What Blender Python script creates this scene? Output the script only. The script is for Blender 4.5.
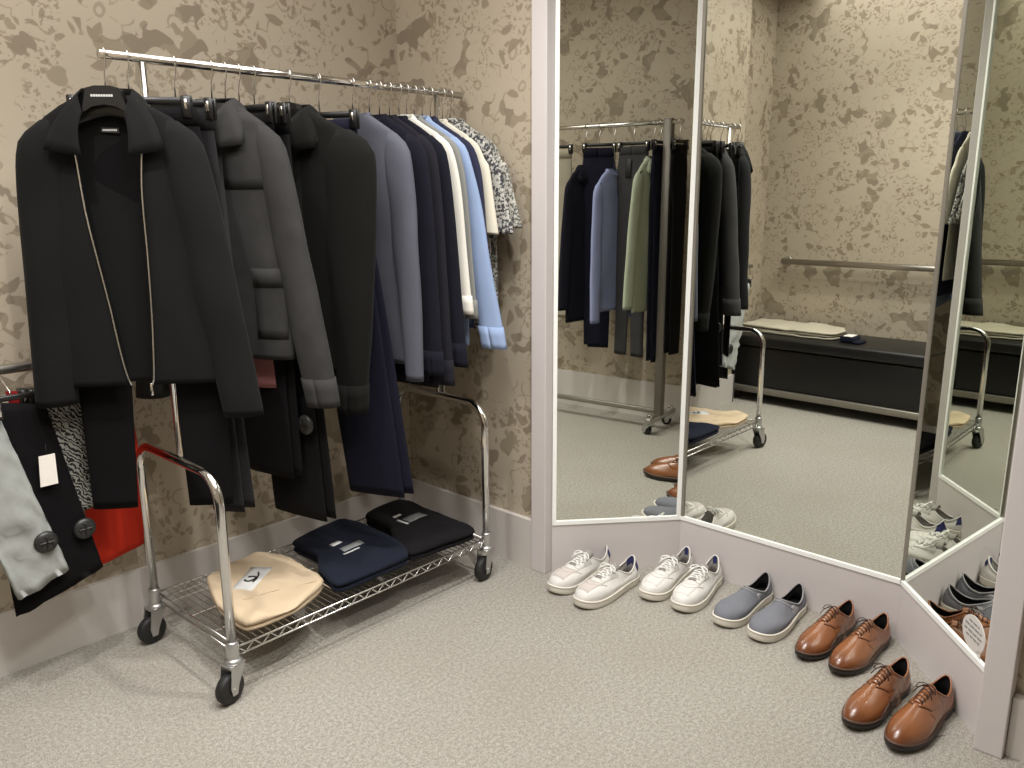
import bpy, bmesh, math, random
from mathutils import Vector, Matrix, noise
from mathutils.bvhtree import BVHTree

sc = bpy.context.scene
COL = sc.collection
for o in list(bpy.data.objects):
    bpy.data.objects.remove(o)
PI = math.pi

# ------------------------------------------------------------------ camera
cam = bpy.data.cameras.new('camera'); cam_o = bpy.data.objects.new('camera', cam); COL.objects.link(cam_o)
r_ = Vector((0.67364, -0.739044, -0.00479)); d_ = Vector((-0.168629, -0.147389, -0.974598)); f_ = Vector((0.719564, 0.657336, -0.223911))
cam_o.matrix_world = Matrix(((r_.x, -d_.x, -f_.x, 0), (r_.y, -d_.y, -f_.y, 0), (r_.z, -d_.z, -f_.z, 1.45), (0, 0, 0, 1)))
cam.sensor_width = 36; cam.lens = 823.76 * 36 / 1024; cam.clip_start = 0.02
sc.camera = cam_o

# ------------------------------------------------------------------ world and lights
w = bpy.data.worlds.new('world'); sc.world = w; w.use_nodes = True
w.node_tree.nodes['Background'].inputs[0].default_value = (1.0, 0.97, 0.93, 1)
w.node_tree.nodes['Background'].inputs[1].default_value = 0.04
sc.view_settings.view_transform = 'Standard'; sc.view_settings.look = 'None'
sc.view_settings.gamma = 1; sc.view_settings.exposure = -0.20
WARM = (1.0, 0.985, 0.965)
CEIL = 2.80
LAMPS = [(0.95, 1.20, 24), (1.65, 1.25, 56), (0.45, 0.70, 16), (0.30, 1.60, 48), (1.75, 1.75, 16)]
for lx, ly, le in LAMPS:
    ld = bpy.data.lights.new('downlight', 'SPOT'); ld.energy = le * 2.2; ld.color = WARM
    ld.shadow_soft_size = 0.045; ld.spot_size = math.radians(122); ld.spot_blend = 1.0
    lo = bpy.data.objects.new('downlight', ld); lo.location = (lx, ly, CEIL - 0.03); COL.objects.link(lo)
# two added fill spots, no real fixtures, brightening the wall behind the rack
for lx, ly, tx, ty, tz, le in ((0.55, 0.30, 0.85, 2.7, 0.40, 30), (1.15, 0.30, 1.55, 2.7, 0.40, 30)):
    ld = bpy.data.lights.new('rack_fill_spot', 'SPOT'); ld.energy = le * 2.2; ld.color = WARM; ld.shadow_soft_size = 0.05
    ld.spot_size = math.radians(46); ld.spot_blend = 0.9
    lo = bpy.data.objects.new('rack_fill_spot', ld); lo.location = (lx, ly, CEIL - 0.08); COL.objects.link(lo)
    lo.rotation_euler = Vector((tx - lx, ty - ly, tz - CEIL + 0.08)).to_track_quat('-Z', 'Y').to_euler()
ad = bpy.data.lights.new('ceiling_fill', 'AREA'); ad.energy = 58; ad.color = WARM; ad.shape = 'RECTANGLE'; ad.size = 2.2; ad.size_y = 2.2  # soft area light added as ambient fill, not a real fixture
ao = bpy.data.objects.new('ceiling_fill', ad); ao.location = (0.60, 1.45, CEIL - 0.02); COL.objects.link(ao)


# ------------------------------------------------------------------ helpers
def srgb(r, g, b):
    f = lambda c: (c / 255 / 12.92) if c / 255 <= 0.04045 else ((c / 255 + 0.055) / 1.055) ** 2.4
    return (f(r), f(g), f(b), 1)


def obj(name, verts, faces, mat, parent=None, smooth=True, loc=None):
    me = bpy.data.meshes.new(name); me.from_pydata([tuple(v) for v in verts], [], faces)
    if mat: me.materials.append(mat)
    if smooth: me.polygons.foreach_set('use_smooth', [True] * len(me.polygons))
    me.update()
    o = bpy.data.objects.new(name, me); COL.objects.link(o)
    if parent: o.parent = parent
    if loc: o.location = loc
    return o


def tag(o, label=None, cat=None, group=None, kind=None):
    if label: o['label'] = label
    if cat: o['category'] = cat
    if group: o['group'] = group
    if kind: o['kind'] = kind
    return o


def thing(name, label, cat, loc=(0, 0, 0), rz=0, group=None, rot=None):
    o = bpy.data.objects.new(name, None); COL.objects.link(o); o.empty_display_size = 0.05
    o.location = loc; o.rotation_euler = rot if rot else (0, 0, rz)
    return tag(o, label, cat, group)


class MB:
    def __init__(s): s.v = []; s.f = []

    def add(s, v, f):
        k = len(s.v); s.v += [Vector(p) for p in v]; s.f += [tuple(i + k for i in q) for q in f]; return s

    def box(s, x0, x1, y0, y1, z0, z1):
        v = [(x, y, z) for z in (z0, z1) for y in (y0, y1) for x in (x0, x1)]
        return s.add(v, [(0, 2, 3, 1), (4, 5, 7, 6), (0, 1, 5, 4), (2, 6, 7, 3), (0, 4, 6, 2), (1, 3, 7, 5)])

    def rbox(s, x0, x1, y0, y1, z0, z1, r=0.004, seg=2):
        bm = bmesh.new()
        bmesh.ops.create_cube(bm, size=1)
        for v in bm.verts:
            v.co = Vector(((x0 + x1) / 2 + v.co.x * (x1 - x0), (y0 + y1) / 2 + v.co.y * (y1 - y0), (z0 + z1) / 2 + v.co.z * (z1 - z0)))
        bmesh.ops.bevel(bm, geom=list(bm.edges), offset=r, segments=seg, affect='EDGES', profile=0.5)
        bm.verts.index_update()
        s.add([v.co.copy() for v in bm.verts], [tuple(v.index for v in f.verts) for f in bm.faces]); bm.free(); return s

    def tube(s, pts, r, n=8, cap=True, flat=1.0, up=None):
        pts = [Vector(p) for p in pts]; m = len(pts); vs = []; fs = []
        t0 = (pts[1] - pts[0]).normalized()
        u = Vector(up) if up else (Vector((0, 0, 1)) if abs(t0.z) < 0.9 else Vector((1, 0, 0)))
        for i, p in enumerate(pts):
            t = (pts[min(i + 1, m - 1)] - pts[max(i - 1, 0)]).normalized()
            u = (u - t * u.dot(t)).normalized(); b = t.cross(u)
            rr = r[i] if isinstance(r, (list, tuple)) else r
            for k in range(n):
                a = 2 * PI * k / n
                vs.append(p + u * (math.cos(a) * rr * flat) + b * (math.sin(a) * rr))
        for i in range(m - 1):
            for k in range(n):
                k2 = (k + 1) % n
                fs.append((i * n + k, i * n + k2, (i + 1) * n + k2, (i + 1) * n + k))
        if cap: fs += [tuple(range(n - 1, -1, -1)), tuple((m - 1) * n + k for k in range(n))]
        return s.add(vs, fs)

    def lathe(s, prof, axis='z', c=(0, 0, 0), n=20):
        vs = []; fs = []; m = len(prof)
        for (r, h) in prof:
            for k in range(n):
                a = 2 * PI * k / n; p = (r * math.cos(a), r * math.sin(a), h)
                if axis == 'y': p = (p[0], p[2], p[1])
                if axis == 'x': p = (p[2], p[0], p[1])
                vs.append((p[0] + c[0], p[1] + c[1], p[2] + c[2]))
        for i in range(m - 1):
            for k in range(n):
                k2 = (k + 1) % n; fs.append((i * n + k, i * n + k2, (i + 1) * n + k2, (i + 1) * n + k))
        fs += [tuple(range(n - 1, -1, -1)), tuple((m - 1) * n + k for k in range(n))]
        return s.add(vs, fs)

    def build(s, name, mat, parent=None, smooth=True, loc=None):
        return obj(name, s.v, s.f, mat, parent, smooth, loc)


def flat(o):
    o.data.polygons.foreach_set('use_smooth', [False] * len(o.data.polygons)); return o


def struct(name, mb, mat, parent=None, smooth=False, label=None):
    o = mb.build(name, mat, parent, smooth); o['kind'] = 'structure'
    if label: o['label'] = label
    return o


# ------------------------------------------------------------------ materials
class NT:
    def __init__(s, name):
        s.m = bpy.data.materials.new(name); s.m.use_nodes = True; s.t = s.m.node_tree
        s.b = s.t.nodes['Principled BSDF']

    def n(s, typ, **kw):
        nd = s.t.nodes.new(typ)
        for k, v in kw.items(): setattr(nd, k, v)
        return nd

    def put(s, sock, v):
        if hasattr(v, 'is_output'): s.t.links.new(v, sock)
        else: sock.default_value = v

    def math(s, op, a, b=0.0, c=0.0):
        nd = s.n('ShaderNodeMath', operation=op)
        s.put(nd.inputs[0], a); s.put(nd.inputs[1], b); s.put(nd.inputs[2], c); return nd.outputs[0]

    def vec(s, op, a, b=(0, 0, 0), scale=None):
        nd = s.n('ShaderNodeVectorMath', operation=op)
        s.put(nd.inputs[0], a); s.put(nd.inputs[1], b)
        if scale is not None: s.put(nd.inputs['Scale'], scale)
        return nd.outputs['Value'] if op in ('LENGTH', 'DISTANCE', 'DOT_PRODUCT') else nd.outputs[0]

    def noise(s, co, scale, detail=2.0, rough=0.5, col=False, dim='3D'):
        nd = s.n('ShaderNodeTexNoise', noise_dimensions=dim); s.put(nd.inputs['Vector'], co)
        nd.inputs['Scale'].default_value = scale; nd.inputs['Detail'].default_value = detail; nd.inputs['Roughness'].default_value = rough
        return nd.outputs['Color' if col else 'Fac']

    def vor(s, co, scale, rnd=1.0, feat='F1', dim='2D'):
        nd = s.n('ShaderNodeTexVoronoi', voronoi_dimensions=dim, feature=feat); s.put(nd.inputs['Vector'], co)
        nd.inputs['Scale'].default_value = scale; nd.inputs['Randomness'].default_value = rnd
        return nd

    def mix(s, f, a, b):
        nd = s.n('ShaderNodeMix', data_type='RGBA')
        s.put(nd.inputs[0], f); s.put(nd.inputs[6], a); s.put(nd.inputs[7], b); return nd.outputs[2]

    def sep(s, v):
        nd = s.n('ShaderNodeSeparateXYZ'); s.put(nd.inputs[0], v); return nd.outputs

    def comb(s, x, y, z=0.0):
        nd = s.n('ShaderNodeCombineXYZ'); s.put(nd.inputs[0], x); s.put(nd.inputs[1], y); s.put(nd.inputs[2], z); return nd.outputs[0]

    def step(s, v, lo, hi):
        nd = s.n('ShaderNodeMapRange', clamp=True, interpolation_type='SMOOTHSTEP'); s.put(nd.inputs[0], v); s.put(nd.inputs[1], lo); s.put(nd.inputs[2], hi)
        return nd.outputs[0]

    def bump(s, h, strength=0.3, dist=0.002):
        nd = s.n('ShaderNodeBump'); nd.inputs['Strength'].default_value = strength; nd.inputs['Distance'].default_value = dist
        s.put(nd.inputs['Height'], h); s.put(s.b.inputs['Normal'], nd.outputs[0])

    def obco(s): return s.n('ShaderNodeTexCoord').outputs['Object']

    def color(s, v): s.put(s.b.inputs['Base Color'], v)

    def set(s, **kw):
        for k, v in kw.items(): s.b.inputs[k.replace('_', ' ')].default_value = v
        return s.m


def plain(name, c, rough=0.6, metal=0.0, var=0.06, spec=0.5, scale=30, bump=0.0, **kw):
    t = NT(name); n = t.noise(t.obco(), scale, 3)
    c2 = tuple(max(0, x * (1 - var * 2)) for x in c[:3]) + (1,); c3 = tuple(min(1, x * (1 + var)) for x in c[:3]) + (1,)
    t.color(t.mix(n, c2, c3))
    if bump: t.bump(n, bump, 0.001)
    t.set(Roughness=rough, Metallic=metal, Specular_IOR_Level=spec)
    return t.set(**kw)


def fabric(name, c, rough=0.9, weave=900, var=0.12, sheen=0.15, bump=0.25):
    t = NT(name); co = t.obco()
    a = t.noise(co, 14, 3); b = t.noise(co, weave, 1)
    c2 = tuple(x * (1 - 1.6 * var) for x in c[:3]) + (1,); c3 = tuple(min(1, x * (1 + 1.2 * var)) for x in c[:3]) + (1,)
    f = t.math('ADD', t.math('MULTIPLY', a, 0.6), t.math('MULTIPLY', b, 0.4))
    t.color(t.mix(f, c2, c3)); t.bump(b, bump, 0.0006)
    t.set(Roughness=rough, Specular_IOR_Level=0.12)
    return t.set(Sheen_Weight=sheen * 0.15, Sheen_Roughness=0.5)


def wallpaper_mat():
    t = NT('floral_wallpaper')
    uv = t.n('ShaderNodeUVMap').outputs[0]
    wob = t.vec('SCALE', t.vec('SUBTRACT', t.noise(uv, 9, 1, col=True), (0.5, 0.5, 0.5)), scale=0.05)
    p = t.vec('ADD', uv, wob)
    # big blossoms: lobed discs round scattered centres
    def blossom(scale, off, lobes, keep, rad):
        q = t.vec('ADD', p, off)
        v = t.vor(q, scale, 0.85); rnd = t.sep(v.outputs['Color'])
        dl = t.vec('SCALE', t.vec('SUBTRACT', q, v.outputs['Position']), scale=1.0)
        # Position is in scaled space divided back by the node
        x, y, _ = t.sep(dl)
        ang = t.math('ARCTAN2', y, x)
        d = t.math('MULTIPLY', t.vec('LENGTH', dl), scale)
        ph = t.math('MULTIPLY', rnd[0], 6.28)
        lob = t.math('ABSOLUTE', t.math('COSINE', t.math('ADD', t.math('MULTIPLY', ang, lobes / 2), ph)))
        edge = t.math('MULTIPLY_ADD', lob, 0.13 * rad / 0.4, rad * 0.78)
        on = t.math('GREATER_THAN', rnd[1], keep)
        return d, edge, ang, ph, on, rnd, lob
    d, e, ang, ph, on, rnd, lob = blossom(5.0, (0.3, 0.7, 0), 7, 0.2, 0.47)
    inside = t.math('MULTIPLY', t.step(t.math('SUBTRACT', e, d), 0.0, 0.012), on)
    blot = t.step(t.noise(t.vec('ADD', p, (3.1, 0, 0)), 6.0, 2.5, 0.55), 0.562, 0.572)
    tone = t.math('GREATER_THAN', t.noise(t.vec('ADD', p, (9, 4, 0)), 11, 1), 0.5)
    dark = t.math('MULTIPLY', blot, t.math('SUBTRACT', 1.0, inside))
    # leaves: lens shapes, each turned its own way
    def leaves(scale, off, keep, lo, hi, wd):
        q = t.vec('ADD', p, off)
        v = t.vor(q, scale, 1.0); rn = t.sep(v.outputs['Color'])
        x, y, _ = t.sep(t.vec('SCALE', t.vec('SUBTRACT', q, v.outputs['Position']), scale=scale))
        a = t.math('MULTIPLY', rn[0], 6.28); ca = t.math('COSINE', a); sa = t.math('SINE', a)
        lx = t.math('ADD', t.math('MULTIPLY', x, ca), t.math('MULTIPLY', y, sa))
        ly = t.math('SUBTRACT', t.math('MULTIPLY', y, ca), t.math('MULTIPLY', x, sa))
        bend = t.math('ADD', ly, t.math('MULTIPLY', t.math('MULTIPLY', lx, lx), 0.5))
        lim = t.math('MULTIPLY', t.math('SUBTRACT', 1.0, t.math('POWER', t.math('DIVIDE', t.math('ABSOLUTE', lx), 0.46), 2.0)), wd)
        body = t.step(t.math('SUBTRACT', lim, t.math('ABSOLUTE', bend)), 0.0, 0.03)
        m = t.step(t.noise(t.vec('ADD', p, off), 4.5, 1), lo, hi)
        return t.math('MULTIPLY', t.math('MULTIPLY', body, t.math('GREATER_THAN', rn[2], keep)), m)
    lf = leaves(13, (1.7, 0.2, 0), 0.45, 0.52, 0.54, 0.24)
    lf2 = leaves(27, (4.7, 2.2, 0), 0.45, 0.53, 0.56, 0.22)
    # stipple of stamens and stems
    st = t.step(t.noise(p, 62, 2, 0.6), 0.56, 0.6)
    stm = t.step(t.noise(t.vec('ADD', p, (0, 7.7, 0)), 5.5, 1), 0.53, 0.57)
    stip = t.math('MULTIPLY', st, stm)
    # blossom drawing: centre ring, petal creases, part of the outline
    ring = t.math('MULTIPLY', t.step(d, 0.05, 0.06), t.math('SUBTRACT', 1.0, t.step(d, 0.095, 0.105)))
    crease = t.math('MULTIPLY', t.math('LESS_THAN', lob, 0.10), t.math('MULTIPLY', t.math('GREATER_THAN', d, 0.17), t.math('LESS_THAN', d, 0.30)))
    outl = t.math('MULTIPLY', t.math('LESS_THAN', t.math('ABSOLUTE', t.math('SUBTRACT', d, e)), 0.018), t.step(t.noise(p, 8, 1), 0.5, 0.54))
    draw = t.math('MULTIPLY', t.math('MAXIMUM', ring, t.math('MULTIPLY', crease, 0.85)), on)
    base = t.mix(t.noise(uv, 2.2, 2), srgb(177, 165, 146), srgb(184, 172, 153))
    c = t.mix(t.math('MULTIPLY', stip, 0.75), base, srgb(142, 128, 108))
    c = t.mix(dark, c, t.mix(tone, srgb(140, 128, 110), srgb(152, 140, 120)))
    c = t.mix(t.math('MULTIPLY', lf, 0.85), c, srgb(140, 127, 108))
    c = t.mix(t.math('MULTIPLY', lf2, 0.75), c, srgb(138, 124, 104))
    c = t.mix(t.math('MULTIPLY', draw, 0.6), c, srgb(142, 129, 108))
    c = t.mix(t.math('MULTIPLY', outl, 0.6), c, srgb(142, 129, 108))
    t.color(c)
    return t.set(Roughness=0.62, Specular_IOR_Level=0.3)


def carpet_mat():
    t = NT('flecked_carpet'); co = t.obco()
    a = t.noise(co, 260, 2, 0.7); b = t.noise(co, 90, 3, 0.7); c = t.noise(co, 2.2, 2)
    f = t.math('ADD', t.math('MULTIPLY', a, 0.6), t.math('MULTIPLY', b, 0.4))
    f = t.step(f, 0.36, 0.66)
    col = t.mix(f, srgb(142, 136, 126), srgb(200, 195, 186))
    col = t.mix(t.math('MULTIPLY', t.step(c, 0.35, 0.7), 0.16), col, srgb(150, 141, 126))
    t.color(col); t.bump(f, 0.7, 0.004)
    return t.set(Roughness=0.97, Specular_IOR_Level=0.1)


def scatter_print(name, c1, c2, scale=70, thr=0.5, stripes=False):
    t = NT(name); co = t.obco()
    if stripes:
        nd = t.n('ShaderNodeTexWave', wave_type='BANDS', bands_direction='DIAGONAL'); t.put(nd.inputs['Vector'], co)
        nd.inputs['Scale'].default_value = 42; nd.inputs['Distortion'].default_value = 9; nd.inputs['Detail'].default_value = 2; nd.inputs['Detail Scale'].default_value = 1.4
        f = t.step(nd.outputs['Fac'], 0.42, 0.55)
    else:
        f = t.step(t.noise(co, scale, 3, 0.65), thr - 0.03, thr + 0.03)
    t.color(t.mix(f, c1, c2))
    return t.set(Roughness=0.85, Specular_IOR_Level=0.2)


M = {}
M['wallpaper'] = wallpaper_mat(); M['carpet'] = carpet_mat()
M['paint'] = plain('warm_white_paint', srgb(206, 199, 197), 0.5, var=0.01)
M['trim'] = plain('trim_paint', srgb(202, 196, 190), 0.45, var=0.015)
M['frame'] = plain('white_mirror_frame', srgb(250, 250, 247), 0.3, var=0.01)
M['ceiling'] = plain('ceiling_paint', srgb(225, 220, 210), 0.8, var=0.01)
t = NT('mirror_glass'); t.color(t.mix(t.noise(t.obco(), 2, 1), (0.80, 0.82, 0.765, 1), (0.81, 0.83, 0.775, 1))); M['mirror'] = t.set(Metallic=1.0, Roughness=0.0)
M['chrome'] = plain('chrome', (0.78, 0.77, 0.75, 1), 0.12, 1.0, var=0.01)
M['wire'] = plain('chrome_wire', (0.70, 0.69, 0.66, 1), 0.25, 1.0, var=0.02)
M['steel'] = plain('brushed_steel', (0.52, 0.49, 0.45, 1), 0.35, 1.0, var=0.05)
M['post_paint'] = plain('dark_satin_steel', srgb(112, 105, 97), 0.45, 0.35, var=0.05)
M['zinc'] = plain('zinc_plate', (0.55, 0.55, 0.54, 1), 0.35, 0.9, var=0.06)
M['rubber'] = plain('black_rubber', srgb(28, 27, 26), 0.6, var=0.1)
M['plastic'] = plain('black_plastic', srgb(22, 21, 21), 0.35, var=0.05)
M['tagplastic'] = plain('tag_plastic', srgb(40, 39, 38), 0.4, var=0.05)
M['bench'] = plain('black_leatherette', srgb(18, 17, 17), 0.42, var=0.08, bump=0.1, scale=120)
M['grey_metal'] = plain('grey_bench_metal', srgb(150, 145, 135), 0.4, 0.6, var=0.03)
M['white_label'] = plain('white_paper', srgb(232, 226, 216), 0.7, var=0.02)
M['print_white'] = plain('white_print', srgb(205, 205, 202), 0.6, var=0.02)
M['print_grey'] = plain('grey_print', srgb(130, 132, 132), 0.6, var=0.02)
M['print_black'] = plain('black_print', srgb(25, 24, 24), 0.6, var=0.02)
M['sticker'] = plain('white_vinyl', srgb(214, 208, 204), 0.4, var=0.01)
M['silver_label'] = plain('silver_label', srgb(140, 138, 128), 0.4, var=0.02)
M['lining'] = fabric('black_lining', srgb(16, 16, 17), 0.8, sheen=0.0)
M['black_twill'] = fabric('black_twill', srgb(21, 21, 21), 0.88, var=0.06)
M['grey_cord'] = fabric('washed_black_denim', srgb(52, 51, 50), 0.95, weave=500, var=0.30, bump=0.5)
M['black_wool'] = fabric('black_wool', srgb(20, 20, 18), 0.95, var=0.08)
M['black_pant'] = fabric('black_suiting', srgb(15, 14, 15), 0.9, var=0.05, sheen=0.05)
M['char_pant'] = fabric('charcoal_denim', srgb(34, 33, 34), 0.9, var=0.12)
M['grey_jean'] = fabric('dark_grey_jean', srgb(58, 57, 58), 0.9, var=0.15)
M['navy_pant'] = fabric('navy_chino', srgb(22, 22, 35), 0.9, var=0.08)
M['slate'] = fabric('slate_jersey', srgb(84, 85, 94), 0.9, var=0.08)
M['navy_knit'] = fabric('navy_knit', srgb(24, 24, 33), 0.95, weave=350, var=0.12)
M['ink_knit'] = fabric('ink_knit', srgb(32, 31, 37), 0.95, weave=350, var=0.12)
M['white_cotton'] = fabric('white_cotton', srgb(214, 210, 200), 0.9, var=0.03)
M['khaki'] = fabric('grey_green_shirting', srgb(128, 128, 124), 0.9, var=0.05)
M['sky'] = fabric('sky_blue_shirting', srgb(140, 158, 190), 0.9, var=0.06)
M['denim'] = fabric('mid_blue_denim', srgb(70, 86, 122), 0.9, var=0.2)
M['navy_polo'] = fabric('navy_pique', srgb(46, 47, 66), 0.95, var=0.08)
M['cream'] = fabric('cream_cotton', srgb(208, 202, 186), 0.9, var=0.03)
M['mono_print'] = scatter_print('scattered_mono_print', srgb(62, 62, 66), srgb(178, 176, 170), 80, 0.50)
M['mono_print2'] = scatter_print('fine_mono_print', srgb(88, 88, 84), srgb(180, 178, 168), 110, 0.50)
M['zebra'] = scatter_print('black_and_white_brush_print', srgb(30, 30, 30), srgb(150, 150, 142), stripes=True)
M['red'] = fabric('red_cotton', srgb(196, 52, 34), 0.85, var=0.06)
M['maroon'] = fabric('maroon_cotton', srgb(112, 20, 22), 0.85, var=0.08)
M['crinkle'] = fabric('crinkled_grey_nylon', srgb(158, 160, 156), 0.7, weave=60, var=0.14, bump=0.6)
M['pink'] = fabric('dusty_pink_cotton', srgb(150, 100, 100), 0.9, var=0.05)
M['lavender'] = fabric('lavender_blue_cotton', srgb(136, 142, 176), 0.9, var=0.05)
M['sage'] = fabric('sage_green_cotton', srgb(156, 162, 142), 0.9, var=0.06)
M['stone'] = fabric('stone_chino', srgb(160, 152, 134), 0.9, var=0.06)
M['beige_tee'] = fabric('beige_jersey', srgb(198, 178, 150), 0.92, var=0.04)
M['navy_tee'] = fabric('navy_jersey', srgb(27, 31, 43), 0.92, var=0.08)
M['black_tee'] = fabric('black_jersey', srgb(23, 22, 24), 0.92, var=0.06)
M['oat'] = fabric('oat_jersey', srgb(186, 178, 160), 0.92, var=0.06)
M['white_leather'] = plain('white_leather', srgb(216, 212, 207), 0.5, var=0.015)
M['tongue'] = plain('tongue_lace_shade', srgb(150, 145, 140), 0.9, var=0.04)  # tongue greyed to paint in the shade between the laces
M['white_suede'] = plain('pale_suede', srgb(200, 190, 184), 0.9, var=0.03)
M['white_rubber'] = plain('white_rubber', srgb(218, 212, 200), 0.55, var=0.02)
M['white_lace'] = fabric('white_lace', srgb(228, 226, 221), 0.9, var=0.02)
M['grey_lining'] = fabric('grey_lining', srgb(165, 160, 156), 0.95, var=0.04)
M['navy_suede'] = fabric('navy_tab', srgb(56, 58, 100), 0.9, var=0.06)
M['grey_canvas'] = fabric('blue_grey_canvas', srgb(118, 119, 126), 0.92, weave=420, var=0.16, bump=0.5)
M['grey_binding'] = fabric('grey_binding', srgb(150, 148, 150), 0.9, var=0.04)
M['dark_lining'] = fabric('dark_lining', srgb(24, 23, 24), 0.9, sheen=0)
M['brown_lace'] = fabric('dark_brown_lace', srgb(64, 44, 36), 0.7, var=0.1)
M['dark_sole'] = plain('dark_rubber_sole', srgb(44, 37, 34), 0.5, var=0.1)
M['welt'] = plain('brown_welt', srgb(84, 62, 50), 0.55, var=0.1)


def tan_leather():
    t = NT('tan_leather'); x, y, z = t.sep(t.obco())
    n = t.noise(t.obco(), 18, 3)
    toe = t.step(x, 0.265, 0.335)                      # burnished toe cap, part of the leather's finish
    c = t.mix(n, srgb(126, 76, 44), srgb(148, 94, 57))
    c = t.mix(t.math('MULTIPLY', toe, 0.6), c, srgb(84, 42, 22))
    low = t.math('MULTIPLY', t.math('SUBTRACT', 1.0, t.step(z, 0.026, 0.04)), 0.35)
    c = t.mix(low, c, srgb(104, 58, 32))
    t.color(c); t.bump(t.noise(t.obco(), 260, 2), 0.06, 0.001)
    return t.set(Roughness=0.27, Specular_IOR_Level=0.6, Coat_Weight=0.25, Coat_Roughness=0.2)


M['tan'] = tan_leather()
M['tan_line'] = plain('stitch_groove', srgb(70, 38, 22), 0.6, var=0.1)


# ------------------------------------------------------------------ room shell
def wall_quad(name, a, b, z0, z1, mat, thick=0.06, u0=0.0):
    """wall from a to b (room on the left of a->b), UV in metres"""
    a = Vector((a[0], a[1], 0)); b = Vector((b[0], b[1], 0)); t = (b - a).normalized(); n = Vector((-t.y, t.x, 0)) * thick
    v = [a + Vector((0, 0, z0)), b + Vector((0, 0, z0)), b + Vector((0, 0, z1)), a + Vector((0, 0, z1))]
    v += [p + n for p in v]
    f = [(0, 1, 2, 3), (5, 4, 7, 6), (4, 0, 3, 7), (1, 5, 6, 2), (3, 2, 6, 7), (4, 5, 1, 0)]
    o = obj(name, v, f, mat, None, False); o['kind'] = 'structure'
    uv = o.data.uv_layers.new(name='uv'); L = (b - a).length
    for poly in o.data.polygons:
        for li in poly.loop_indices:
            p = o.data.vertices[o.data.loops[li].vertex_index].co
            uv.data[li].uv = (u0 + (Vector((p.x, p.y, 0)) - a).dot(t), p.z)
    return o


XL, XJ, XR = -0.50, 0.15, 2.31
YB, YA, YF = 2.73, 2.87, -0.42
A = Vector((2.32, 1.913, 0)); B = Vector((2.706, 1.571, 0)); C = Vector((2.702, 0.736, 0)); D = Vector((2.309, 0.395, 0))
wall_quad('wall_back', (XJ, YB), (XR, YB), 0, CEIL, M['wallpaper'], 0.1, 0.2)['label'] = 'floral wallpaper on the wall behind the rolling rack'
wall_quad('wall_alcove', (XL, YA), (XJ, YA), 0, CEIL, M['wallpaper'], 0.08, 5.0)
wall_quad('wall_return', (XJ, YA), (XJ, YB + 0.004), 0, CEIL, M['wallpaper'], 0.02, 7.0)
wall_quad('wall_right', (XR, YB), (XR, 1.985), 0, CEIL, M['wallpaper'], 0.08, 2.9)['label'] = 'narrow floral wall between the rack and the mirrors'
wall_quad('wall_right_front', (XR, 0.33), (XR, YF), 0, CEIL, M['wallpaper'], 0.08, 9.0)
wall_quad('wall_front', (XR, YF), (XL, YF), 0, CEIL, M['wallpaper'], 0.08, 12.3)
wall_quad('wall_left', (XL, YF), (XL, YA), 0, CEIL, M['wallpaper'], 0.08, 16.1)
struct('floor', MB().box(XL - 0.1, 3.0, YF - 0.1, YA + 0.1, -0.06, 0), M['carpet'], label='pale flecked grey-beige carpet')
struct('ceiling', MB().box(XL - 0.1, 3.0, YF - 0.1, YA + 0.1, CEIL, CEIL + 0.06), M['ceiling'])
BH = 0.20
struct('baseboard_back', MB().box(XJ - 0.012, XR, YB - 0.018, YB + 0.001, 0, BH), M['trim'], label='plain painted baseboard under the back wall')
struct('baseboard_return', MB().box(XJ - 0.014, XJ + 0.001, YB - 0.018, YA, 0, BH), M['trim'])
struct('baseboard_alcove', MB().box(XL, XJ - 0.014, YA - 0.016, YA + 0.001, 0, BH), M['trim'])
struct('baseboard_right', MB().box(XR - 0.02, XR + 0.001, 1.987, YB - 0.018, 0, BH), M['trim'])
struct('baseboard_right_front', MB().box(XR - 0.03, XR + 0.001, YF, 0.324, 0, BH - 0.03), M['trim'])
struct('baseboard_front', MB().box(XL, XR - 0.03, YF - 0.001, YF + 0.018, 0, 0.24), M['trim'])
struct('baseboard_left', MB().box(XL - 0.001, XL + 0.018, YF + 0.018, YA - 0.016, 0, BH), M['trim'])
# white jamb strips either side of the mirror recess
struct('trim_1', MB().rbox(XR - 0.028, 2.40, 1.917, 1.987, 0, CEIL, 0.003), M['paint'], label='white jamb left of the mirrors')
struct('trim_2', MB().rbox(2.252, 2.40, 0.326, 0.394, 0, CEIL, 0.003), M['paint'], label='white jamb right of the mirrors')

# ------------------------------------------------------------------ three-way mirror
MT = 2.45


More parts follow.
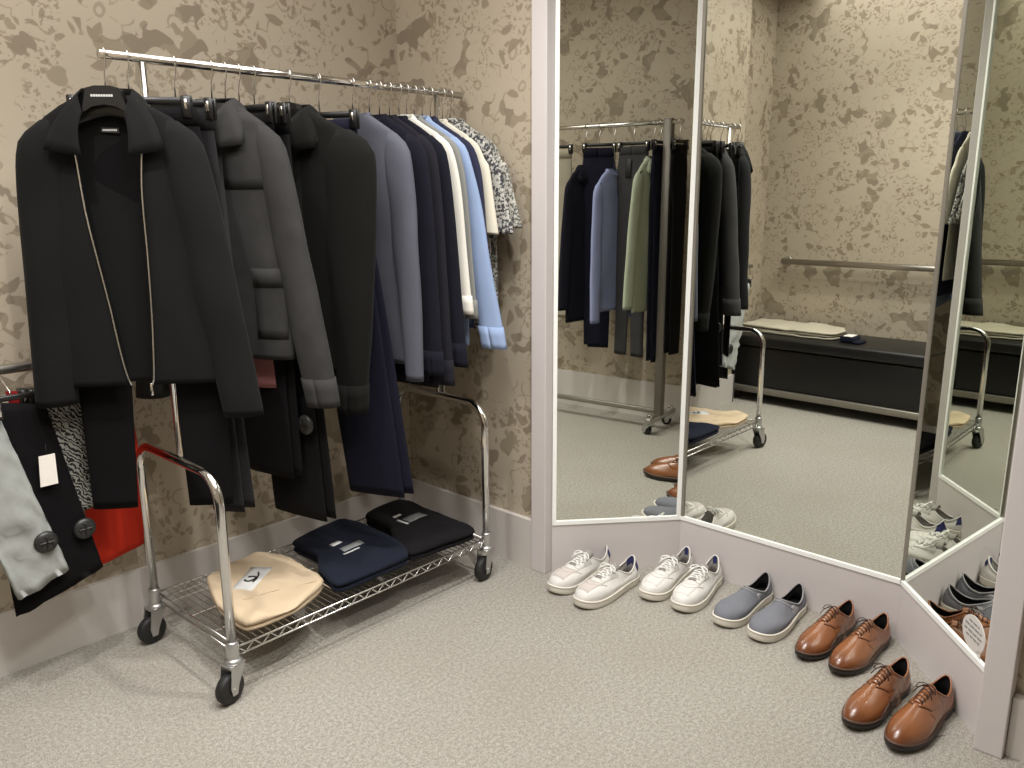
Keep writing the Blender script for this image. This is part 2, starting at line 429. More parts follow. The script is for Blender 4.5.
def mirror(name, label, a, b, left_frame, right_frame, side_mat=None):
    t = (b - a).normalized(); n = Vector((t.y, -t.x, 0))       # a->b runs clockwise round the recess; n points into the wall
    if n.dot(Vector((1.0, 1.0, 0)) - (a + b) / 2) > 0: n = -n
    L = (b - a).length
    root = thing(name, label, 'mirror', a)

    def bar(nm, s0, s1, d0, d1, z0, z1, mat):
        P = lambda s, d, z: t * s + n * d + Vector((0, 0, z))
        v = [P(s, d, z) for z in (z0, z1) for d in (d0, d1) for s in (s0, s1)]
        return obj(nm, v, [(0, 2, 3, 1), (4, 5, 7, 6), (0, 1, 5, 4), (2, 6, 7, 3), (0, 4, 6, 2), (1, 3, 7, 5)], mat, root, False)
    bar('glass', 0.001, L - 0.001, 0.0, 0.006, 0.205, MT, M['mirror'])
    bar('backing_board', 0.02, L - 0.02, 0.007, 0.02, 0.2, MT, M['paint'])
    bar('bottom_frame', 0.002, L - 0.002, -0.006, 0.006, 0.196, 0.212, M['frame'])
    bar('plinth', 0.001, L - 0.001, -0.002, 0.02, 0.0, 0.197, M['paint'])
    if left_frame: bar('side_frame', 0.001, left_frame, -0.006, 0.006, 0.212, MT, side_mat or M['frame'])
    if right_frame: bar('side_frame', L - right_frame, L - 0.001, -0.006, 0.006, 0.212, MT, M['frame'])
    return root


mirror('wall_mirror', 'tall narrow wall mirror beside the floral wall, reflecting hanging trousers', A, B, 0.016, 0.017)
mirror('wall_mirror', 'wide middle wall mirror reflecting the black bench and steel rail', B, C, 0.014, 0.0, M['grey_metal'])
m3 = mirror('wall_mirror', 'angled wall mirror at the right with a white speech-bubble sticker', C, D, 0.0, 0.0)
struct('wall_recess', MB().box(2.78, 2.84, 0.3, 2.0, 0, CEIL).box(2.40, 2.78, 1.99, 2.03, 0, CEIL).box(2.40, 2.78, 0.28, 0.32, 0, CEIL), M['paint'])
# slim grey joint strip between second and third mirror
struct('trim_3', MB().box(C.x - 0.007, C.x + 0.004, C.y - 0.008, C.y + 0.004, 0.2, MT), M['grey_metal'])

# sticker on the third mirror: round bubble with a tail and four lines of print
tt = (D - C).normalized(); nn = Vector((-tt.y, tt.x, 0)); nn = nn if nn.x < 0 else -nn
sk = thing('speech_bubble_sticker', 'white round speech-bubble sticker printed with grey lines on the angled mirror', 'sticker', (2.3725, 0.450, 0.262))
sk.rotation_euler = (0, 0, math.atan2(tt.y, tt.x))
mb = MB(); ring = []
for k in range(40):
    a = 2 * PI * k / 40; ring.append((0.058 * math.cos(a), 0.0, 0.05 * math.sin(a) + 0.004))
sgn = 1 if Vector((-tt.y, tt.x, 0)).dot(nn) > 0 else -1
off = 0.0012 * sgn


def plate(mb, pts, th):
    n = len(pts); v = [Vector(p) for p in pts] + [Vector(p) + Vector((0, th, 0)) for p in pts]
    mb.add(v, [tuple(range(n)), tuple(range(2 * n - 1, n - 1, -1))] + [(i, i + n, (i + 1) % n + n, (i + 1) % n) for i in range(n)])


plate(mb, ring, off); mb.build('bubble', M['sticker'], sk, False)
mb = MB(); plate(mb, [(0.020, 0, -0.038), (0.038, 0, -0.026), (0.046, 0, -0.056)], off); mb.build('tail', M['sticker'], sk, False)
random.seed(5)
mb = MB()
for i, (z, x0, x1) in enumerate(((0.031, -0.026, 0.026), (0.017, -0.044, 0.04), (0.001, -0.046, 0.046), (-0.013, -0.034, 0.034))):
    x = x0
    while x < x1:
        wd = min(random.uniform(0.010, 0.022), x1 - x)
        plate(mb, [(x, off, z), (x + wd, off, z), (x + wd, off, z + 0.0055), (x, off, z + 0.0055)], off * 0.4); x += wd + 0.004
mb.build('printed_lines', M['print_grey'], sk, False)['kind'] = 'stuff'


# ------------------------------------------------------------------ chrome rolling rack
BAR_Y, BAR_Z = 2.34, 1.815
RX0, RX1 = 1.05, 2.115
RY0, RY1 = 2.07, 2.57


def arc_pts(c, r, a0, a1, n, fx):
    return [fx(c[0] + r * math.cos(a0 + (a1 - a0) * i / n), c[1] + r * math.sin(a0 + (a1 - a0) * i / n)) for i in range(n + 1)]


def caster(parent, x, y, ang, wheel_r=0.047, fork_h=0.13):
    ca, sa = math.cos(ang), math.sin(ang)
    cx, cy = x + ca * 0.022, y + sa * 0.022
    c = MB().lathe([(0.011, -0.03), (0.019, -0.028), (0.024, -0.012), (0.024, 0.012), (0.019, 0.028), (0.011, 0.03)], 'z', (0, 0, 0), 8)
    root = MB().lathe([(0.022, fork_h - 0.012), (0.026, fork_h - 0.008), (0.026, fork_h), (0.014, fork_h + 0.006)], 'z', (x, y, 0), 16).build('caster', M['zinc'], parent)
    wb = MB(); T = Matrix.Translation((cx, cy, wheel_r)) @ Matrix.Rotation(ang, 4, 'Z')
    tmp = MB().lathe([(0.012, -0.017), (wheel_r - 0.01, -0.016), (wheel_r - 0.002, -0.012), (wheel_r, -0.006), (wheel_r, 0.006), (wheel_r - 0.002, 0.012), (wheel_r - 0.01, 0.016), (0.012, 0.017)], 'y', (0, 0, 0), 24)
    wb.add([T @ p for p in tmp.v], tmp.f); wb.build('wheel', M['rubber'], root)
    fk = MB()
    for s in (-1, 1):
        y0 = s * 0.021; q = []
        for (u, z) in ((-0.045, fork_h - 0.01), (0.006, fork_h - 0.01), (0.016, wheel_r + 0.01), (0.010, wheel_r - 0.016), (-0.008, wheel_r - 0.016), (-0.014, wheel_r + 0.008)):
            q.append((u, y0, z - wheel_r))
        t2 = MB(); plate(t2, q, s * 0.003); fk.add([T @ p for p in t2.v], t2.f)
    t2 = MB().box(-0.045, 0.008, -0.024, 0.024, fork_h - 0.012 - wheel_r, fork_h - 0.008 - wheel_r); fk.add([T @ p for p in t2.v], t2.f)
    t2 = MB().lathe([(0.006, -0.026), (0.006, 0.026)], 'y', (0, 0, 0), 10); fk.add([T @ p for p in t2.v], t2.f)
    fk.build('fork', M['zinc'], root, False)
    return root


rack = thing('garment_rack', 'chrome rolling garment rack with wire shelf along the floral back wall', 'clothes rack', (0, 0, 0))
MB().tube([(0.966, BAR_Y, BAR_Z), (2.284, BAR_Y, BAR_Z)], 0.0125, 14).build('hanging_bar', M['chrome'], rack)
for k in range(2):
    X = (RX0, RX1)[k]
    yb = 0.605; rr = 0.085
    pts = [(X, RY0, 0.13), (X, RY0, yb)]
    pts += [(X, RY0 + rr - rr * math.cos(a), yb + rr * math.sin(a)) for a in [PI / 2 * i / 8 for i in range(1, 9)]]
    pts += [(X, RY1 - rr + rr * math.sin(a), yb + rr * math.cos(a)) for a in [PI / 2 * i / 8 for i in range(0, 9)]]
    pts += [(X, RY1, 0.13)]
    MB().tube(pts, 0.0145, 14, up=(1, 0, 0)).build('end_frame', M['chrome'], rack)
    PX = X + (0.028 if k == 0 else 0.045)
    MB().tube([(PX, BAR_Y, yb + rr - 0.01), (PX, BAR_Y, BAR_Z - 0.01)], 0.011, 12).build('upright', M['chrome'], rack)
    MB().tube([(PX + (0.026 if k == 0 else -0.026), BAR_Y + 0.004, yb + rr - 0.01), (PX + (0.026 if k == 0 else -0.026), BAR_Y + 0.004, 1.25 if k == 0 else 0.92)], 0.009, 10).build('upright_sleeve', M['chrome'], rack)
    for y in (RY0, RY1):
        MB().lathe([(0.0175, 0.128), (0.0185, 0.132), (0.0185, 0.182), (0.0165, 0.187)], 'z', (X, y, 0), 16).build('collar', M['zinc'], rack)
caster(rack, RX0, RY0, math.radians(195)); caster(rack, RX0, RY1, math.radians(185))
caster(rack, RX1, RY0, math.radians(190)); caster(rack, RX1, RY1, math.radians(60))
SZ = 0.165
sx0, sx1, sy0, sy1 = RX0 + 0.012, RX1 - 0.012, RY0 - 0.005, RY1 + 0.005
for y in (sy0, sy1):
    mb = MB().tube([(sx0, y, SZ), (sx1, y, SZ)], 0.0034, 6); mb.build('edge_rod', M['wire'], rack)
    mb = MB().tube([(sx0, y, SZ - 0.026), (sx1, y, SZ - 0.026)], 0.0034, 6); mb.build('edge_rod', M['wire'], rack)
    z = []; n = 38
    for i in range(n + 1): z.append((sx0 + (sx1 - sx0) * i / n, y, SZ - (0.026 if i % 2 else 0.0)))
    mb = MB()
    for i in range(n): mb.tube([z[i], z[i + 1]], 0.0024, 5, cap=False)
    mb.build('zigzag_truss', M['wire'], rack)
for x in (sx0, sx1):
    MB().tube([(x, sy0, SZ), (x, sy1, SZ)], 0.0034, 6).build('edge_rod', M['wire'], rack)
    MB().tube([(x, sy0, SZ - 0.026), (x, sy1, SZ - 0.026)], 0.0034, 6).build('edge_rod', M['wire'], rack)
wire_me = None
NW = 46
for i in range(1, NW):
    x = sx0 + (sx1 - sx0) * i / NW
    if wire_me is None:
        o = MB().tube([(0, sy0, SZ + 0.004), (0, sy1, SZ + 0.004)], 0.0017, 5, cap=False).build('shelf_wire', M['wire'], rack); wire_me = o.data
    else:
        o = bpy.data.objects.new('shelf_wire', wire_me); COL.objects.link(o); o.parent = rack
    o.location = (x, 0, 0)
for y in (2.2, 2.34, 2.48):
    MB().tube([(sx0, y, SZ), (sx1, y, SZ)], 0.0028, 6).build('support_rod', M['wire'], rack)


# ------------------------------------------------------------------ cloth makers
def catmull(rows, n):
    out = []; m = len(rows)
    ds = [0.0]
    for i in range(1, m): ds.append(ds[-1] + math.dist(rows[i][:3], rows[i - 1][:3]) + 1e-6)
    for k in range(n):
        s = ds[-1] * k / (n - 1); i = 0
        while i < m - 2 and ds[i + 1] < s: i += 1
        u = (s - ds[i]) / (ds[i + 1] - ds[i])
        p0, p1, p2, p3 = rows[max(i - 1, 0)], rows[i], rows[i + 1], rows[min(i + 2, m - 1)]
        out.append([0.5 * (2 * b + (c - a) * u + (2 * a - 5 * b + 4 * c - d) * u * u + (3 * b - a - 3 * c + d) * u ** 3) for a, b, c, d in zip(p0, p1, p2, p3)])
    return out


def sp(v, e): return math.copysign(abs(v) ** e, v)


def cloth(rows, nseg=36, nrow=26, ex=0.85, ey=0.75, fold=0.010, ff=6.0, seed=0.0, gap=None, hem=True, wr=0.004, top_calm=True):
    """rows: (x, y, z, half width, half depth). Ring starts at the front (-y). Returns rings of points."""
    R = catmull(rows, nrow); rings = []
    for i, (cx, cy, cz, a, b) in enumerate(R):
        v = i / (nrow - 1); wgt = (0.25 + 0.75 * v) if top_calm else 1.0
        ring = []
        t0 = 0.0
        if gap is not None:
            t0 = math.asin(max(-0.95, min(0.95, gap(v) / max(a, 1e-4))))
        cnt = nseg + 1 if gap is not None else nseg
        for j in range(cnt):
            t = t0 + (2 * PI - 2 * t0) * j / nseg if gap is not None else 2 * PI * j / nseg
            s, c = math.sin(t), math.cos(t)
            x = a * sp(s, ex); y = -b * sp(c, ey)
            nx = noise.noise(Vector((cx + x * ff, 3.3, cz * 1.1)))
            n2 = noise.noise(Vector((cx + x * 11, y * 9 + seed * 3.3, cz * 5.5 + seed)))
            y += (nx * fold) * wgt + n2 * min(wr * 1.8, b * 0.22)
            x += noise.noise(Vector((y * 9 + seed, cz * 3.0, seed * 2.7))) * fold * 0.5 * wgt
            ring.append(Vector((cx + x, cy + y, cz)))
        rings.append(ring)
    if hem:
        for k, dz in ((0.93, 0.003), (0.9, 0.03)):
            cx, cy, cz, a, b = R[-1]
            rings.append([Vector((cx + (p.x - cx) * k, cy + (p.y - cy) * k, p.z + dz)) for p in rings[nrow - 1]])
    return rings


def skin(name, rings, mat, parent, closed=True, thick=0.0, captop=False):
    n = len(rings[0]); v = [p for r in rings for p in r]; f = []
    for i in range(len(rings) - 1):
        for j in range(n if closed else n - 1):
            j2 = (j + 1) % n
            f.append((i * n + j, (i + 1) * n + j, (i + 1) * n + j2, i * n + j2))
    if captop: f.append(tuple(range(n)))
    o = obj(name, v, f, mat, parent)
    if thick:
        md = o.modifiers.new('thick', 'SOLIDIFY'); md.thickness = thick; md.offset = -1
    return o


def patch(name, rings, i0, i1, j0, j1, off, mat, parent, closed=True):
    """a raised piece cut from a cloth's own surface: rows i0..i1, columns j0..j1"""
    n = len(rings[0]); ii = list(range(i0, i1 + 1)); jj = list(range(j0, j1 + 1)); v = []; g = []
    for i in ii:
        row = []
        for j in jj:
            J = j % n if closed else max(0, min(n - 1, j))
            p = rings[i][J]; a = rings[i][(J + 1) % n if closed else min(J + 1, n - 1)] - rings[i][(J - 1) % n if closed else max(J - 1, 0)]
            b = rings[min(i + 1, len(rings) - 1)][J] - rings[max(i - 1, 0)][J]
            nr = b.cross(a)
            nr = nr.normalized() if nr.length > 1e-9 else Vector((0, -1, 0))
            row.append((p, nr))
        g.append(row)
    m = len(jj)
    for row in g:
        for p, nr in row: v.append(p + nr * off)
    for row in g:
        for p, nr in row: v.append(p - nr * 0.002)
    k = len(ii) * m; f = []
    for i in range(len(ii) - 1):
        for j in range(m - 1): f.append((i * m + j, (i + 1) * m + j, (i + 1) * m + j + 1, i * m + j + 1))
    edge = [(0, j) for j in range(m)] + [(i, m - 1) for i in range(1, len(ii))] + [(len(ii) - 1, j) for j in range(m - 2, -1, -1)] + [(i, 0) for i in range(len(ii) - 2, 0, -1)]
    idx = [i * m + j for i, j in edge]
    for q in range(len(idx)): a, b = idx[q], idx[(q + 1) % len(idx)]; f.append((a, b, b + k, a + k))
    return obj(name, v, f, mat, parent)


def disc(name, c, r, th, mat, parent, n=14, axis='y'):
    return MB().lathe([(r * 0.9, -th), (r, -th * 0.6), (r, th * 0.6), (r * 0.9, th)], axis, c, n).build(name, mat, parent)


def collar(parent, mat, ribs, name='collar', th=0.004, bulge=0.012):
    """ribs run from the back centre to the front end: (fold point, edge point). Both halves are one collar."""
    full = [(Vector((-a[0], a[1], a[2])), Vector((-b[0], b[1], b[2]))) for a, b in reversed(ribs)] + [(Vector(a), Vector(b)) for a, b in ribs[1:]]
    dense = []
    for i in range(len(full) - 1):
        for k in range(4):
            u = k / 4; dense.append((full[i][0].lerp(full[i + 1][0], u), full[i][1].lerp(full[i + 1][1], u)))
    dense.append(full[-1]); v = []; f = []; m = 6
    for a, b in dense:
        out = Vector((a.x, a.y + 0.0, 0)); out = out.normalized() if out.length > 1e-6 else Vector((0, 1, 0))
        for k in range(m):
            u = k / (m - 1); v.append(a.lerp(b, u) + out * (bulge * math.sin(PI * u)) + Vector((0, 0, 0.006 * math.sin(PI * u))))
    for i in range(len(dense) - 1):
        for k in range(m - 1): f.append((i * m + k, i * m + k + 1, (i + 1) * m + k + 1, (i + 1) * m + k))
    o = obj(name, v, f, mat, parent); md = o.modifiers.new('thick', 'SOLIDIFY'); md.thickness = th; md.offset = 0
    return o


SHIRT_RIBS = [((0, 0.045, -0.088), (0, 0.062, -0.128)), ((0.058, 0.018, -0.090), (0.085, 0.03, -0.140)), ((0.055, -0.032, -0.105), (0.098, -0.056, -0.190)), ((0.022, -0.055, -0.135), (0.030, -0.074, -0.196))]
MID_RIBS = [((0, 0.047, -0.085), (0, 0.068, -0.135)), ((0.062, 0.016, -0.088), (0.097, 0.03, -0.152)), ((0.062, -0.032, -0.104), (0.122, -0.066, -0.222)), ((0.030, -0.056, -0.140), (0.044, -0.082, -0.232))]
BIG_RIBS = [((0, 0.034, -0.082), (0, 0.042, -0.14)), ((0.064, 0.012, -0.086), (0.11, 0.018, -0.165)), ((0.066, -0.03, -0.105), (0.150, -0.082, -0.245)), ((0.052, -0.058, -0.150), (0.058, -0.088, -0.262))]


def top_rows(sh, length, hem, depth, drop=0.0, cx=0.0):
    z0 = -0.105 - drop; nb = min(0.050, depth * 1.05)
    return [(-cx * 0.3, 0.0, z0, 0.072, nb), (-cx * 0.3, 0.0, z0 - 0.02, 0.105, nb), (0, 0.0, z0 - 0.05, sh * 0.76, depth * 0.8), (0, 0.0, z0 - 0.085, sh * 0.93, depth * 0.9),
            (0, 0, z0 - 0.14, sh + 0.006, depth), (0, 0, -length * 0.45, sh + 0.004, depth * 1.03), (cx * 0.6, 0, -length * 0.75, hem, depth), (cx, 0, -length, hem, depth * 0.95)]


def sleeve_rows(s, sh, dx, dy, length, r0=0.062, r1=0.042, d0=0.078, d1=0.05, drop=0.0):
    x0 = s * (sh - 0.03); z0 = -0.172 - drop
    L = length
    return [(x0 - s * 0.020, 0.0, z0 + 0.005, r0 * 0.30, d0 * 0.5), (x0 - s * 0.008, 0.0, z0 - 0.022, r0 * 0.72, d0 * 0.8), (x0 + s * 0.004, -0.002, z0 - 0.07, r0 * 0.98, d0), (x0 + s * (0.012 + dx * 0.25), dy * 0.25, z0 - L * 0.3, r0, d0),
            (x0 + s * (0.020 + dx * 0.6), dy * 0.62, z0 - L * 0.65, (r0 + r1) / 2, (d0 + d1) / 2), (x0 + s * (0.024 + dx), dy, z0 - L, r1, d1)]


def top_garment(name, label, cat, X, phi, mat, sh=0.215, length=0.86, hem=0.225, depth=0.055, sl=0.62, dx=0.05, dy=-0.02, r0=0.06, r1=0.042, d0=0.075, d1=0.05,
                collar_ribs=None, neck=None, opening=None, placket=False, cuffs=False, pocket=False, yoke=False, rib=False, seed=1.0, group=None, y=BAR_Y, z=BAR_Z,
                drop=0.0, cx=0.0, fold=0.012, sleeve_mat=None, sl2=None, dx2=None, nbuttons=0, trim_mat=None):
    root = thing(name, label, cat, (X, y, z), math.radians(phi), group)
    rows = top_rows(sh, length, hem, depth, drop, cx)
    if opening:
        R = cloth(rows, 48, 30, fold=fold, seed=seed, gap=opening, hem=False)
        skin('body', R, mat, root, closed=False, thick=0.004)
        Ri = [[Vector((p.x * 0.975, p.y * 0.93, p.z)) for p in r] for r in cloth(rows, 48, 30, fold=fold, seed=seed, gap=lambda v: opening(v) + 0.012, hem=False)]
        skin('lining', Ri, M['lining'], root, closed=False)
    else:
        R = cloth(rows, 40, 28, fold=fold, seed=seed)
        skin('body', R, mat, root)
    for s in (-1, 1):
        L_ = sl if s == 1 or sl2 is None else sl2; DX = dx if s == 1 or dx2 is None else dx2
        S = cloth(sleeve_rows(s, sh, DX, dy, L_, r0, r1, d0, d1, drop), 22, 24, fold=fold * 0.7, ff=9, seed=seed + 3.7 * s, ex=0.95, ey=0.95, wr=0.005)
        so = skin('sleeve', S, sleeve_mat or mat, root, captop=True)
        if cuffs: patch('cuff', S, 20, 23, 0, 22, 0.0035, trim_mat or mat, so)
        if rib: patch('rib_cuff', S, 20, 23, 0, 22, 0.0025, trim_mat or mat, so)
    if collar_ribs:
        ks = min(1.0, depth * (1.1 if depth > 0.02 else 0.75) / 0.045); cr = [(Vector((a[0], a[1] * ks, a[2] - drop)), Vector((b[0], b[1] * ks, b[2] - drop))) for a, b in collar_ribs]
        collar(root, trim_mat or mat, cr, bulge=0.012 * ks)
    if neck:
        pts = []
        for k in range(25):
            t = 2 * PI * k / 24; pts.append((0.072 * math.sin(t), -min(0.052, depth * 1.05) * math.cos(t), -0.103 - drop - (0.03 if math.cos(t) > 0 else 0.0) * math.cos(t)))
        MB().tube(pts, 0.006, 8, cap=False, flat=1.5).build('neckband', trim_mat or mat, root)
    if placket:
        patch('placket', R, 3, 27, -1, 1, 0.003, mat, root)
        for k in range(nbuttons):
            p = R[5 + int(21 * k / max(1, nbuttons - 1))][0]
            disc('button', (p.x, p.y - 0.006, p.z), 0.0065, 0.002, M['tagplastic'], root, 10)
    if yoke: patch('yoke', R, 1, 9, 1, 8, 0.003, mat, root); patch('yoke', R, 1, 9, -8, -1, 0.003, mat, root)
    if pocket:
        for s in (-1, 1):
            j0, j1 = (3, 8) if s == 1 else (-8, -3)
            patch('pocket', R, 18, 24, j0, j1, 0.0025, mat, root); patch('pocket_flap', R, 17, 19, j0, j1, 0.0045, mat, root)
    if rib: patch('rib_hem', R, 25, 27, 0, 40, 0.002, trim_mat or mat, root)
    return root, R


def swivel_hook(phi, rr):
    al = math.radians(-90 - phi); c, s = math.cos(al), math.sin(al)
    q = [(rr * math.sin(a), rr * math.cos(a)) for a in [math.radians(-110 + 22.5 * i) for i in range(11)]] + [(rr * 0.9, -0.022), (0.004, -0.042), (0, -0.06)]
    return [(x * c, x * s, z) for x, z in q]


def letter_row(name, x0, x1, y, z, h, mat, parent, n=9):
    mb = MB(); w = (x1 - x0) / n
    for i in range(n):
        a = x0 + w * i
        plate(mb, [(a, y, z - h / 2), (a + w * 0.78, y, z - h / 2), (a + w * 0.78, y, z + h / 2), (a, y, z + h / 2)], -0.0004)
    return mb.build(name, mat, parent, False)


def suit_hanger(label, X, phi, wide=0.19, neck_block=False, mark=None, y=BAR_Y, z=BAR_Z, group=None, drop=0.0, mat='plastic', slim=1.0):
    root = thing('coat_hanger', label, 'hanger', (X, y, z), math.radians(phi), group)
    rr = 0.0165
    pts = swivel_hook(phi, rr) + [(0, 0, -0.10 - drop)]
    MB().tube(pts, 0.0022, 6).build('hook', M['chrome'], root)
    v = []; n = 10; f = []; N = 17
    for i in range(N):
        u = -1 + 2 * i / (N - 1); x = wide * u; zc = -0.136 - drop - 0.058 * abs(u) ** 1.5; hh = 0.014 + 0.006 * (1 - abs(u)); yy = (0.009 + 0.011 * abs(u) ** 2) * slim
        for k in range(n):
            a = 2 * PI * k / n; v.append((x, yy * math.cos(a) - 0.012 * slim * abs(u) ** 2, zc + hh * math.sin(a)))
    for i in range(N - 1):
        for k in range(n): f.append((i * n + k, i * n + (k + 1) % n, (i + 1) * n + (k + 1) % n, (i + 1) * n + k))
    f += [tuple(range(n)), tuple((N - 1) * n + k for k in range(n - 1, -1, -1))]
    obj('shoulder_bar', v, f, M[mat], root)
    if neck_block:
        mb = MB(); plate(mb, [(-0.058, -0.030, -0.152), (-0.042, -0.030, -0.088), (-0.02, -0.030, -0.082), (0.02, -0.030, -0.082), (0.042, -0.030, -0.088), (0.062, -0.030, -0.152), (0.03, -0.030, -0.134), (0, -0.030, -0.129), (-0.03, -0.030, -0.134)], 0.034)
        nb = mb.build('neck_block', M[mat], root, False)
        if mark == 'text':
            letter_row('lettering', -0.030, 0.026, -0.0303, -0.107, 0.0058, M['print_white'], nb)
        elif mark == 'label':
            t2 = MB(); plate(t2, [(-0.014, -0.0305, -0.118), (0.014, -0.0305, -0.118), (0.014, -0.0305, -0.098), (-0.014, -0.0305, -0.098)], -0.001); t2.build('size_label', M['silver_label'], nb, False)
    return root


def clip_hanger(label, X, phi, wide=0.155, y=BAR_Y, z=BAR_Z, group=None):
    root = thing('clip_hanger', label, 'hanger', (X, y, z), math.radians(phi), group)
    rr = 0.0165
    pts = swivel_hook(phi, rr) + [(0, 0, -0.102)]
    MB().tube(pts, 0.0022, 6).build('hook', M['chrome'], root)
    MB().rbox(-wide, wide, -0.005, 0.005, -0.122, -0.102, 0.003, 1).build('cross_bar', M['plastic'], root)
    for s in (-1, 1):
        x = s * (wide - 0.012)
        c = MB().rbox(x - 0.013, x + 0.013, -0.013, -0.004, -0.158, -0.098, 0.003, 1).rbox(x - 0.013, x + 0.013, 0.004, 0.013, -0.158, -0.098, 0.003, 1).build('clip', M['plastic'], root)
        MB().rbox(x - 0.004, x + 0.004, -0.0155, -0.0125, -0.135, -0.108, 0.001, 1).build('clip_spring', M['chrome'], c)
    return root


def trousers(name, label, X, phi, mat, length=1.15, spread=True, half=0.19, legx=0.12, w0=0.105, w1=0.082, depth=0.024, splay=0.0, seed=1.0, y=BAR_Y, z=BAR_Z, group=None, legs_dx=0.0, legs_dy=0.0, sec=None):
    root = thing(name, label, 'trousers', (X, y, z), math.radians(phi), group)
    if spread:
        R = cloth([(0, 0, -0.128, half, depth * 0.6), (0, 0, -0.16, half + 0.004, depth * 0.8), (0, 0, -0.30, half + 0.02, depth * 1.3), (legs_dx * 0.2, 0, -0.42, half + 0.016, depth * 0.95)], 36, 12, fold=0.006, seed=seed, hem=False)
        b = skin('seat', R, mat, root); patch('waistband', R, 0, 2, 0, 36, 0.003, mat, b)
        for s in (-1, 1):
            L = cloth([(s * legx * 0.80, 0, -0.30, w0 * 0.9, depth * 0.9), (s * legx * 0.86, 0, -0.38, w0 * 1.05, depth * 1.2), (s * legx + legs_dx * 0.3, legs_dy * 0.3, -0.55, w0 * 0.97, depth * 1.15), (s * (legx + splay * 0.5) + legs_dx * 0.6, legs_dy * 0.6, -0.8, (w0 + w1) / 2, depth), (s * (legx + splay) + legs_dx, legs_dy, -length, w1, depth * 0.8)], 26, 24, fold=0.006, seed=seed + s)
            skin('leg', L, mat, root)
    else:
        R = cloth([(0, 0, -0.128, half, depth * 0.8), (0, 0, -0.17, half + 0.003, depth), (0, 0, -0.32, half + 0.012, depth * 1.4), (legs_dx * 0.15, legs_dy * 0.2, -0.46, half * 0.92, depth * 0.8)], 32, 12, fold=0.005, seed=seed, hem=False)
        b = skin('seat', R, mat, root); patch('waistband', R, 0, 2, 0, 32, 0.003, mat, b)
        for s in (-1, 1):
            L = cloth([(s * 0.004, s * depth * 0.35, -0.30, half * 0.95, depth * 0.7), (s * 0.006, s * depth * 0.5, -0.40, half * 1.03, depth * 0.95), (s * 0.01 + legs_dx * 0.4, s * depth * 0.55 + legs_dy * 0.4, -0.62, w0, depth * 0.8), (s * 0.014 + legs_dx, s * depth * 0.6 + legs_dy, -length + (0.012 if s > 0 else 0), w1, depth * 0.7)], 24, 22, fold=0.006, seed=seed + s)
            skin('leg', L, mat, root)
    if sec:
        sx, sz, sy = sec
        security_tag(root, (sx, sy, sz))
    return root


def security_tag(parent, c, r=0.032, rot=None):
    o = MB().lathe([(r * 0.55, -0.010), (r * 0.92, -0.007), (r, -0.002), (r, 0.002), (r * 0.9, 0.006)], 'y', (0, 0, 0), 24).build('security_tag', M['tagplastic'], parent)
    o.location = c; o['label'] = 'round black anti-theft tag with a cross of ridges'
    if rot: o.rotation_euler = rot
    mb = MB()
    mb.rbox(-0.003, 0.003, -0.0125, -0.006, -r * 0.6, r * 0.6, 0.001, 1).rbox(-r * 0.6, r * 0.6, -0.0125, -0.006, -0.003, 0.003, 0.001, 1)
    for s in (-1, 1): mb.rbox(s * r * 0.42 - 0.002, s * r * 0.42 + 0.002, -0.011, -0.006, -r * 0.4, r * 0.4, 0.001, 1)
    mb.build('ridge', M['plastic'], o, False)
    return o


# ------------------------------------------------------------------ clothes on the chrome rack, from its open end to the wall
GR = 'clothes on the chrome rolling rack'
HG = 'black hangers on the chrome rolling rack'
# 1 black zip jacket
op = lambda v: 0.062 * (1 - v) ** 0.8 + 0.020 if v > 0.12 else 0.060
j1, R1 = top_garment('zip_jacket', 'black cropped zip jacket hanging open at the free end of the chrome rack', 'jacket', 0.975, -40, M['black_twill'], sh=0.205, length=0.885, hem=0.215,
                     depth=0.031, sl=0.815, dx=0.09, dy=-0.01, sl2=0.765, dx2=0.02, r0=0.062, r1=0.056, d0=0.040, d1=0.040, collar_ribs=BIG_RIBS, opening=op, seed=2.0, cx=0.022, group=GR)
for side in (0, 1):
    col = [r[0 if side == 0 else -1] + Vector((0, -0.004, 0)) for r in R1[5:30]]
    zt = MB().tube(col, 0.0028, 6).build('zipper', M['wire'], j1); zt['label'] = 'silver metal zip teeth along the open front edge'
pt = R1[29][0]
MB().rbox(pt.x - 0.006, pt.x + 0.001, pt.y - 0.012, pt.y - 0.006, pt.z - 0.03, pt.z + 0.006, 0.001, 1).build('zip_pull', M['chrome'], j1)
mb = MB(); plate(mb, [(-0.030, 0.020, -0.196), (0.016, 0.020, -0.198), (0.016, 0.020, -0.184), (-0.030, 0.020, -0.182)], 0.002)
nl = mb.build('neck_label', M['print_black'], j1, False)
letter_row('lettering', -0.026, 0.012, 0.0197, -0.190, 0.0050, M['print_white'], nl)
suit_hanger('wide black hanger with small white lettering holding the black zip jacket', 0.975, -40, 0.13, True, 'text', group=HG, slim=0.6)
# 2 black trousers behind it
trousers('dress_trousers', 'black trousers with both legs showing below the black zip jacket', 1.036, -42, M['black_pant'], 1.275, True, 0.17, 0.130, 0.090, 0.064, depth=0.011, seed=4.0, group=GR, splay=0.01, legs_dx=-0.022, legs_dy=0.0)
clip_hanger('black clip hanger right behind the black zip jacket', 1.036, -42, 0.16, group=HG)
trousers('slim_trousers', 'charcoal trousers hanging folded with one hem below the zip jacket sleeve', 1.165, -62, M['char_pant'], 1.32, False, 0.11, 0, 0.07, 0.055, depth=0.012, seed=5.0, group=GR, legs_dx=0.075)
clip_hanger('black clip hanger holding the folded charcoal trousers', 1.165, -62, 0.12, group=HG)
